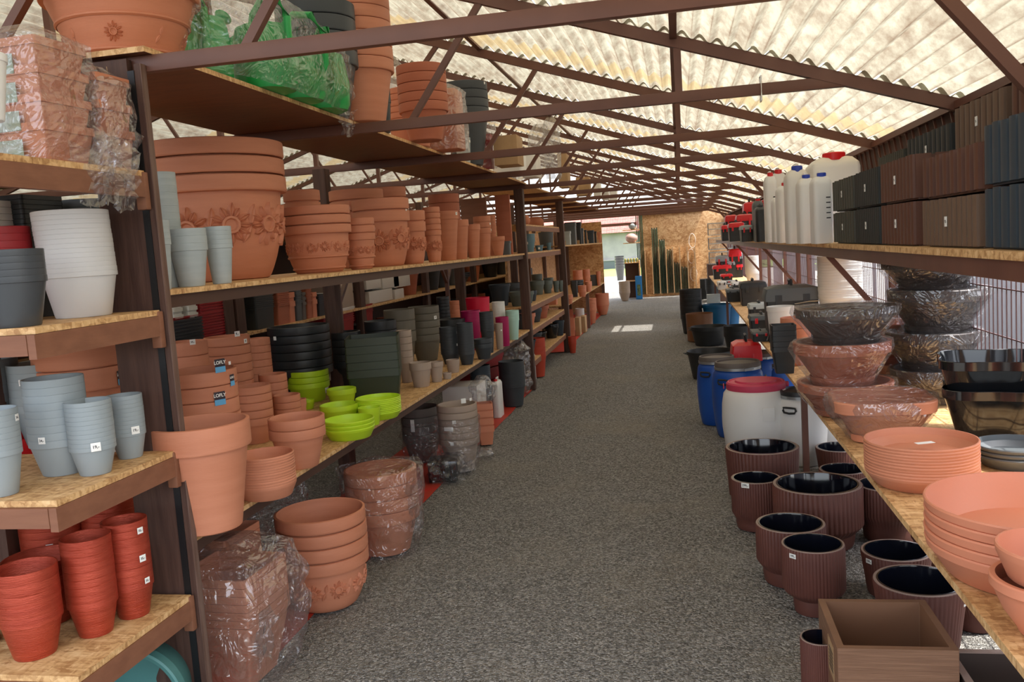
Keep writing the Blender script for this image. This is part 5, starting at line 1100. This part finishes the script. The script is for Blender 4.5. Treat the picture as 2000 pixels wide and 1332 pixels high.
TBX = [(1437, 1507, 632, 590, 'flat black case with silver lid in front', BLACK, GREYL), (1466, 1516, 652, 612, 'organiser with red clips and grey lid in front', BLACK, GREYD), (1470, 1506, 668, 646, 'low black case with red clips at the edge', BLACK, GREYD),
 (1497, 1606, 668, 546, 'wide black case with curved silver bands', BLACK, GREYD), (1447, 1500, 597, 545, 'tall black tool trolley with dark lid', BLACK, BLACK), (1420, 1448, 590, 562, 'stack-topping organiser case', BLACK, GREYD), (1402, 1420, 566, 548, 'small pale organiser case', WHITE, WHITE),
 (1392, 1430, 545, 515, 'red lidded toolbox at the far end of the lower board', BLACK, RED), (1398, 1425, 515, 494, 'black and red toolbox above the far one', BLACK, GREY), (1425, 1450, 528, 480, 'tall red and grey toolbox', BLACK, RED), (1444, 1470, 525, 486, 'dark toolbox with grey lid', BLACK, GREY), (1416, 1436, 520, 505, 'small grey lidded toolbox', BLACK, GREY), (1438, 1456, 530, 512, 'little red toolbox', BLACK, RED),  (1452, 1496, 590, 556, 'grey topped black organiser', BLACK, GREY), (1430, 1452, 574, 548, 'squat black case with pale lid', BLACK, WHITE), (1408, 1432, 552, 534, 'squat red lidded case', BLACK, RED), (1470, 1506, 552, 528, 'long dark case lying behind the trolley', BLACK, BLACK)]
for (x0, x1, yb, yt, l, bm_, lm_) in TBX:
    a, b, Y, h = YB(x0, x1, yb, yt, ZR2); Y = min(Y, 17.5)
    a, b = ony(x0, yb, Y).x, ony(x1, yb, Y).x; h = max(.06, ony((x0+x1)/2, yt, Y).z-ZR2); b = min(b, 1.2); a = max(a, .62) if b > .8 else a
    toolbox(l+' on the right lower board', a, b, Y, .28 if Y < 10 else .35, ZR2, h, bm_, lm_, True, RED if ('red' in l and 'lid' in l) or 'red' in l else BLACK)
S(('', 'white lidded tubs far along the right board'), 'cup', WHITE, 1472, 556, 30, 500, ZR2, 4, .3, name='storage_tub', cat='tub')
for i in range(7):
    P = onz(1418+i*3.5, 556+i*5.4, ZR2); P.x = max(P.x, .66)
    toolbox(['farthest', 'sixth nearest', 'fifth nearest', 'fourth nearest', 'third nearest', 'second nearest', 'nearest'][i]+' flat organiser case in the row on the board edge', P.x, P.x+.2, P.y, .24, ZR2, .07, BLACK, GREY, False, RED, 'flat organiser cases on the board edge')
# ------------------------------------------------------------------ right upper board: ribbed planters, canisters, toolboxes
ZU = 1.506
def ribbox(l, m, Y0, Y1, X0, X1, z, h, n, slat=False, tg=None):
    """open ribbed planter; ribs stand out of its long side and of its end"""
    t = thing('ribbed_box_planter', ((X0+X1)/2, (Y0+Y1)/2, z)); tag(t, l, 'planter'); a, b = (X1-X0)/2-.010, (Y1-Y0)/2-.01; h -= .003
    bm = NB(); loft(bm, [(a-.018, b-.010, .005, 0), (a-.014, b-.006, .005, h-.008), (a-.018, b-.012, .005, h-.008), (a-.02, b-.02, .005, .01)]); obj('box_body', bm, m, t)
    bm = NB(); p = 2*b/n
    for i in range(n):
        y = -b+p*(i+.5); wd = p*(.55 if slat else .78)
        for s in (-1, 1):
            x = s*a; r = [(x-s*.015, y-wd/2), (x+s*.002, y-wd*.46), (x+s*.005, y-wd*.25), (x+s*.006, y), (x+s*.005, y+wd*.25), (x+s*.002, y+wd*.46), (x-s*.015, y+wd/2)]
            v0 = [bm.verts.new((q[0], q[1], .006)) for q in r]; v1 = [bm.verts.new((q[0], q[1], h-.004+.002*math.sin(3*i))) for q in r]
            for j in range(6): bm.faces.new((v0[j], v0[j+1], v1[j+1], v1[j]) if s > 0 else (v0[j+1], v0[j], v1[j], v1[j+1]))
            bm.faces.new(v1 if s > 0 else v1[::-1])
    m2 = max(3, int(n*a/b)); p = 2*a/m2
    for i in range(m2):
        x = -a+p*(i+.5); wd = p*.8
        for s in (-1, 1): box(bm, (x-wd/2, s*b-.004, .006), (x+wd/2, s*b+.002, h-.004))
    obj('ribs', bm, m, t)
    if tg:
        g = obj('price_tag', box(NB(), (-a-.0075, -.013, h*.42), (-a-.0062, .013, h*.62)), PAPER, t); g['label'] = 'small white price sticker'
        me = text('9' if len(tg) < 2 else tg, .014)
        if not me.materials: me.materials.append(INK)
        tx = bpy.data.objects.new('lettering', me); COL.objects.link(tx); tx.parent = g; tx.location = (-a-.0077, 0, h*.52); tx.rotation_euler = (PI/2, 0, -PI/2)
    return t
HR = .176
rw = ['lower', 'upper']
for j in (0, 1):
    ribbox(rw[j]+' olive black ribbed planter beside the white canisters', ROLIVE, 4.71, 5.34, .87, 1.10, ZU+j*HR, HR, 9, tg='9,-')
    ribbox(rw[j]+' black ribbed planter second from the canisters', RBLACK, 4.14, 4.70, .87, 1.10, ZU+j*HR, HR, 13, tg='9,-')
    ribbox(rw[j]+' red brown ribbed planter in the front row', RBROWN, 3.56, 4.12, .87, 1.10, ZU+j*HR, HR, 10, tg='9,-')
    ribbox(rw[j]+' blue black ribbed planter at the right picture edge', RNAVY, 2.20, 2.80, .87, 1.12, ZU+j*HR*1.02, HR*1.02, 9)
ribbox('lower brown ribbed planter between red brown and blue black', RBROWN2, 2.84, 3.46, .87, 1.10, ZU, HR*.96, 12, tg='19,-')
ribbox('brown slatted planter with wide gaps resting on the ribbed one', RBROWN, 2.84, 3.50, .88, 1.10, ZU+HR*.97, HR*.86, 8, True)
for k, (Y0, Y1, m_, nm, n_, hh) in enumerate(((4.72, 5.3, ROLIVE, 'grey green', 14, .155), (3.96, 4.68, RBLACK, 'black', 10, .165), (3.34, 3.92, RBROWN2, 'brown', 9, .18), (2.72, 3.30, RBROWN, 'dark brown', 9, .195))):
    for j in range(3): ribbox(['bottom', 'middle', 'topmost'][j]+' '+nm+' ribbed planter in the rear row by the fence', m_, Y0, Y1, 1.115, 1.245, ZU+j*hh, hh, n_, tg='9,-' if j == 2 and k < 3 else None)
def jr(l, x0, x1, yb, yt, Y, dep, **k):
    a, b = ony(x0, yb, Y).x, ony(x1, yb, Y).x; h = ony((x0+x1)/2, yt, Y).z-ZU; return jerry(l, a, b, Y, dep, ZU, h, **k)
jr('white jerrycan with blue cap touching the ribbed planters', 1592, 1630, 470, 332, 5.40, .20, capm=BLUECAP); jr('white jerrycan with blue cap, second from the ribbed planters', 1564, 1597, 468, 336, 5.75, .20, capm=BLUECAP)
jr('taller white jerrycan with blue cap behind the front pair', 1540, 1586, 468, 318, 6.05, .2, capm=BLUECAP); jr('large white canister with red cap behind the others', 1590, 1686, 466, 290, 5.95, .35, capm=RED, marks=False)
jr('white jerrycan with red cap and dark label', 1522, 1558, 467, 352, 6.7, .2, capm=RED); jr('small white jerrycan with red cap', 1512, 1546, 467, 376, 7.2, .2, capm=RED, marks=False)
jr('tall white jerrycan with red cap at the left of the row', 1498, 1522, 466, 332, 7.6, .2, capm=RED); jr('tall white jerrycan with red cap behind the leftmost one', 1510, 1542, 466, 326, 8.0, .22, capm=RED, marks=False)
jr('black jerrycan at the end of the white row', 1478, 1500, 466, 398, 8.4, .3, m=BLACK, capm=BLACK, marks=False); jr('grey jerrycan with red handle next to the toolboxes', 1474, 1494, 465, 385, 9.3, .25, m=GREYD, capm=RED, marks=False)
for i, (x0, x1, yb, yt, Y, l, lm_) in enumerate(((1448, 1472, 464, 436, 9.5, 'small toolbox with grey lid and red front', GREY), (1424, 1455, 464, 430, 10.8, 'large black toolbox with red lid in front', RED), (1410, 1424, 463, 436, 12.5, 'narrow black toolbox with red lid at the left end', RED), (1418, 1442, 463, 414, 14.0, 'tall black toolbox with bright red lid behind', RED), (1440, 1474, 464, 412, 11.8, 'wide black toolbox with red lid at the rear', RED), (1455, 1480, 464, 386, 13.2, 'tall tool trolley with red top', RED))):
    a, b = ony(x0, yb, Y).x, ony(x1, yb, Y).x; h = ony((x0+x1)/2, yt, Y).z-ZU
    toolbox(l+' on the upper right board', a, b, Y, .35, ZU, h, BLACK, lm_)
a, b = .90, 1.18; toolbox('red and black case on top of the rear toolboxes', a, b, 9.9, .4, ZU, .50, BLACK, RED)
# ------------------------------------------------------------------ the far end
pr = thing('pole_rack', (-.5, EY-.1, .075)); tag(pr, 'strand board rack with upright dividers for green fence poles', 'rack')
for x in (1263.5, 1277, 1290.5, 1304, 1317.5, 1331, 1346, 1361):
    a = ony(x, 572, EY-.15); top = ony(x-2, 482, EY-.15).z if x > 1270 else 1.3
    part('divider', box(NB(), (a.x-.012, EY-.2, .08), (a.x+.012, EY-.02, top)), CARD, pr)
def poles(x0, x1, yt, n, l):
    a, b = ony(x0, 570, EY-.12).x, ony(x1, 570, EY-.12).x; h = ony((x0+x1)/2, yt, EY-.12).z; n = min(n, int((b-a)/.034)+1)
    for i in range(n):
        x = a+(b-a)*(i+.5)/n; hh = h-.03*(i % 2)-.08
        t = obj('fence_pole', box(NB(), (-.013, -.013, 0), (.013, .013, hh-.01), bev=.004), POLE, loc=(x, EY-.12+.04*(i % 2), .078)); tag(t, ['leftmost', 'second', 'third', 'fourth', 'fifth'][i]+' '+l, 'fence pole', l)
        c = obj('end_cap', box(NB(), (-.015, -.015, hh-.012), (.015, .015, hh)), GREYL if i % 2 else POLE, t)
poles(1248, 1262, 412, 5, 'dark green pole in the tallest bundle at the opening'); poles(1278, 1290, 444, 5, 'green pole in the second tallest bundle'); poles(1292, 1303, 467, 5, 'green pole in the third bundle'); poles(1306, 1317, 486, 4, 'green pole in the fourth bundle'); poles(1319, 1330, 512, 4, 'green pole in the fifth bundle'); poles(1333, 1345, 520, 4, 'green pole in the shortest bundle')
for i, (x, y) in enumerate(((1352, 470), (1350, 500), (1355, 535))):
    P = ony(x, y, EY-.06); bm = NB(); tube(bm, [(.09*math.cos(u*.5)*(1+.05*math.sin(u*2)), -.02, .20*math.sin(u*.5)) for u in range(12)], .006, 6, closed=True)
    tag(obj('twine_loop', bm, FOAM, loc=(P.x, P.y, P.z)), ['highest', 'middle', 'lowest'][i]+' pale twine loop hanging on the strand board wall', 'twine')
for i in range(3):
    z = [.9, 1.25, 1.6][i]; bm = NB(); P = ony(1392, 480, 21)
    for k in range(13): u = k/12; beam(bm, (-.28+.56*u, -.3, 0), (-.28+.56*u, -.3, .28), .006, .006); beam(bm, (-.28+.56*u, .3, 0), (-.28+.56*u, .3, .28), .006, .006); beam(bm, (-.28+.56*u, -.3, 0), (-.28+.56*u, .3, 0), .006, .006)
    for k in range(13): u = k/12; beam(bm, (-.28, -.3+.6*u, 0), (-.28, -.3+.6*u, .28), .006, .006); beam(bm, (.28, -.3+.6*u, 0), (.28, -.3+.6*u, .28), .006, .006)
    for zz in (0, .14, .28): tube(bm, [(-.28, -.3, zz), (.28, -.3, zz), (.28, .3, zz), (-.28, .3, zz)], .008, 6, closed=True)
    tag(obj('wire_basket', bm, METAL, loc=(1.0, 22.0, z), rotz=.0), ['lowest', 'middle', 'top'][i]+' grey wire basket stacked near the strand board wall', 'wire basket', 'wire baskets by the far wall')
bm = NB(); box(bm, (.66, 21.66, 0), (1.3, 22.34, .9)); tag(obj('basket_stand', bm, FASCIAD), 'dark stand carrying the wire baskets', 'stand')
# display at the opening
ds = thing('display_shelf', (-1.35, 24.5, 0)); tag(ds, 'narrow wooden display with plants left of the green poles', 'display shelf')
part('side_panel', box(NB(), (-1.10, 24.3, 0), (-1.075, 24.8, 1.05)), OSBW, ds); part('shelf', box(NB(), (-1.5, 24.3, .98), (-1.10, 24.8, 1.0)), OSBW, ds); part('shelf', box(NB(), (-1.5, 24.3, .48), (-1.10, 24.8, .50)), OSBW, ds); part('back', box(NB(), (-1.5, 24.78, 0), (-1.10, 24.8, 1.0)), FASCIAD, ds)
bm = NB(); box(bm, (-1.5, 24.5, 1.52), (-1.05, 24.9, 1.545)); box(bm, (-1.5, 24.5, 1.88), (-1.05, 24.9, 1.905)); part('bracket_shelf', bm, OSBW, ds)
CACT = mat('cactus green', (110, 130, 70), .7, (170, 150, 90), (1, 1, 1), 30)
PKP = mat('pale pink pot', (196, 160, 150), .6)
for i in range(5):
    x = -1.46+i*.08; o = obj('potted_cactus', lathe(NB(), [(0, 0), (.024, 0), (.03, .05), (.026, .052), (.03, .07), (.026, .10), (.012, .12), (0, .122)], 14), CACT, loc=(x, 24.42, 1.001)); tag(o, ['leftmost', 'second', 'middle', 'fourth', 'rightmost'][i]+' little potted cactus in the row on the display', 'cactus', 'little cacti on the display')
bm = NB(); box(bm, (-1.20, 24.05, 0), (-1.03, 24.22, .63), bev=.004); k_ = obj('blue_carton', bm, mat('bright blue carton', (30, 120, 190), .4), ); tag(k_, 'tall bright blue carton leaning at the display', 'box')
obj('printed_window', box(NB(), (-1.16, 24.046, .1), (-1.07, 24.0495, .4)), mat('dark carton picture', (40, 60, 60), .4, (120, 140, 90), (1, 1, 1), 20), k_)
S(('', 'grey beige ribbed bins beside the blue carton'), 'bowl', TAUPE, 1221, 588, 22, 550, .001, 6, .2, name='bin', cat='bin')
S(('', 'black pots just outside the far opening'), 'cup', BLACKG, 1212, 548, 18, 500, .001, 5, .2); S('single terracotta pot standing in the sun outside', 'classic', TERRA, 1211, 542, 16, 522, .001, 1)

# ------------------------------------------------------------------ placed by measured position: fill of the middle rack and the next aisle
def D(l, kind, m, x, y, z, R_, h, n=1, f=.2, name=None):
    st = h*f if n > 1 else 0; me = withmat(pot_mesh(kind, R_, h, st, 32), m); nm = name or ('terracotta_pot' if m in (TERRA, TERRAD, TERRAO) else 'nursery_pot' if kind in ('cup', 'bucket') else 'plant_pot')
    for i in range(n):
        o = obj(nm, me, None, loc=(x, y, z+.001+st*(n-1-i))); tag(o, lab(i, n, (l, l)), nm.replace('_', ' '), l if n > 1 else None)
D('squat grey green pot nearest on the fourth middle board', 'rimmed', GREENG, -1.86, 10.05, .93, .11, .17); D('second squat grey green pot on the fourth middle board', 'rimmed', GREENG, -1.84, 10.42, .93, .10, .15)
D('dark pot behind the squat grey green ones', 'cup', NAVY, -2.12, 10.25, .93, .13, .26); D('broad dark pot further along that board', 'rimmed', ANTH, -2.1, 10.9, .93, .15, .24); D('small navy pot on the fourth middle board', 'rimmed', NAVY, -1.85, 10.85, .93, .08, .13)
for i, (x, y, m_, r, hh, c_) in enumerate(((-1.86, 10.1, ANTH, .12, .17, 'black'), (-1.86, 10.5, TERRAO, .11, .15, 'orange'), (-2.15, 10.3, REDO, .13, .2, 'red orange'), (-1.86, 10.95, ANTH, .12, .18, 'wide black'), (-1.86, 11.5, TERRAD, .13, .17, 'brown'), (-2.15, 11.2, BLACK, .14, .2, 'deep black'))): D('low '+c_+' pot on the fifth board of the middle rack', 'rimmed', m_, x, y, .656, r, hh)
for i, (x, y, m_, r, hh, c_) in enumerate(((-1.87, 10.0, BLACK, .12, .22, 'black'), (-1.87, 10.4, NAVY, .12, .2, 'navy'), (-1.87, 10.85, ANTH, .13, .24, 'anthracite'), (-2.15, 10.6, TAUPE, .14, .26, 'taupe'), (-1.87, 11.3, BLACKG, .12, .2, 'glossy black'))): D('upright '+c_+' pot on the bottom board of the middle rack', 'cup', m_, x, y, .291, r, hh)
names = ['first', 'second', 'third', 'fourth', 'fifth', 'sixth', 'seventh', 'eighth']
for i, (y, m_) in enumerate(((8.6, RBLACK), (9.4, BLACK), (10.2, TERRAD), (11.2, BLACK), (12.4, GREYD), (13.6, TERRAO), (15, BLACK), (17, TERRAD))):
    D(names[i]+' tall pots standing in the next aisle', 'cup', m_, -3.25, y, 1.131, .15, .34, 3, .3)
    D(names[i]+' low pots down in the next aisle', 'classic', [BLACK, TERRAD, GREYD, ANTH][i % 4], -3.25, y+.1, .351, .17, .3, 4, .3)
for i, (y, m_) in enumerate(((3.6, RED), (4.4, WHITE), (5.0, BLACK), (6.5, REDD), (7.2, TAUPE), (8.0, ANTH))): D(['nearest', 'second', 'third', 'fourth', 'fifth', 'farthest'][i]+' low pots under the next aisle troughs', 'classic', m_, -3.25, y, .351, .18, .3, 3, .35)
bm = NB(); b0 = [o for o in bpy.data.objects if o.get('label', '').startswith('wide black case with curved')]
for o in b0:
    for k in range(4):
        bm = NB(); tube(bm, [(-.2+.05*k, -.146, .02), (-.17+.05*k, -.148, .12+.03*k), (-.08+.03*k, -.15, .20+.03*k), (.12, -.15, .215+.03*k), (.22, -.148, .215+.03*k)], .004, 6); obj('silver_band', bm, METAL, o)
bm = NB(); tube(bm, [(0, -.03, 2.22), (0, -.03, 2.335), (0, .03, 2.335), (0, .03, 2.22)], .004, 6, closed=True); tag(obj('cable_strap', bm, PAPER, loc=(.42, TY[2], .0)), 'thin white strap hanging around the second nearest tie beam', 'strap')
bm = NB(); tube(bm, [(-1.78, 2.612, 2.27), (-1.777, 2.612, 2.23), (-1.774, 2.612, 2.17), (-1.772, 2.612, 2.14)], .0012, 5); tube(bm, [(-1.772, 2.612, 2.14), (-1.771, 2.612, 2.122)], [.001, .005], 8); tag(obj('twine', bm, CARD), 'short knotted twine hanging on the near wooden post', 'twine')
D('pale round pot at the top of the display left of the poles', 'globe', PKP, -1.27, 24.6, 1.5455, .17, .26)
D('grey white round pot on the bracket above the pale one', 'globe', GREYL, -1.22, 24.6, 1.9055, .12, .20)
# cross tags and loose film
film_bag('crumpled film lying over the board end above the second post', [(.12, .10, 0), (.15, .12, .04), (.10, .08, .12), (.03, .03, .16)], (-1.70, 9.3, ZT), 47, FILMW, .4, 32, name='loose_film')
film_bag('crumpled film beneath the red trough pile on the ground', [(.10, .14, .004), (.14, .18, .08), (.12, .14, .26), (.04, .04, .32)], (-2.0, 8.2, .005), 49, FILM, .4, 36, name='loose_film')
film_bag('loose film scrap beside the taupe pots on the ground', [(.05, .05, .004), (.07, .06, .03), (.04, .04, .07)], (-1.55, 6.5, .0), 53, FILMW, .4, 28, name='loose_film')

for l, px, m_, hh, n_ in NA: D(l, 'cup' if 'bowls' not in l else 'classic', m_, -3.30, onx(px, 580, -3.30).y, 1.131, .15 if 'bowls' not in l else .24, hh, n_, .2)
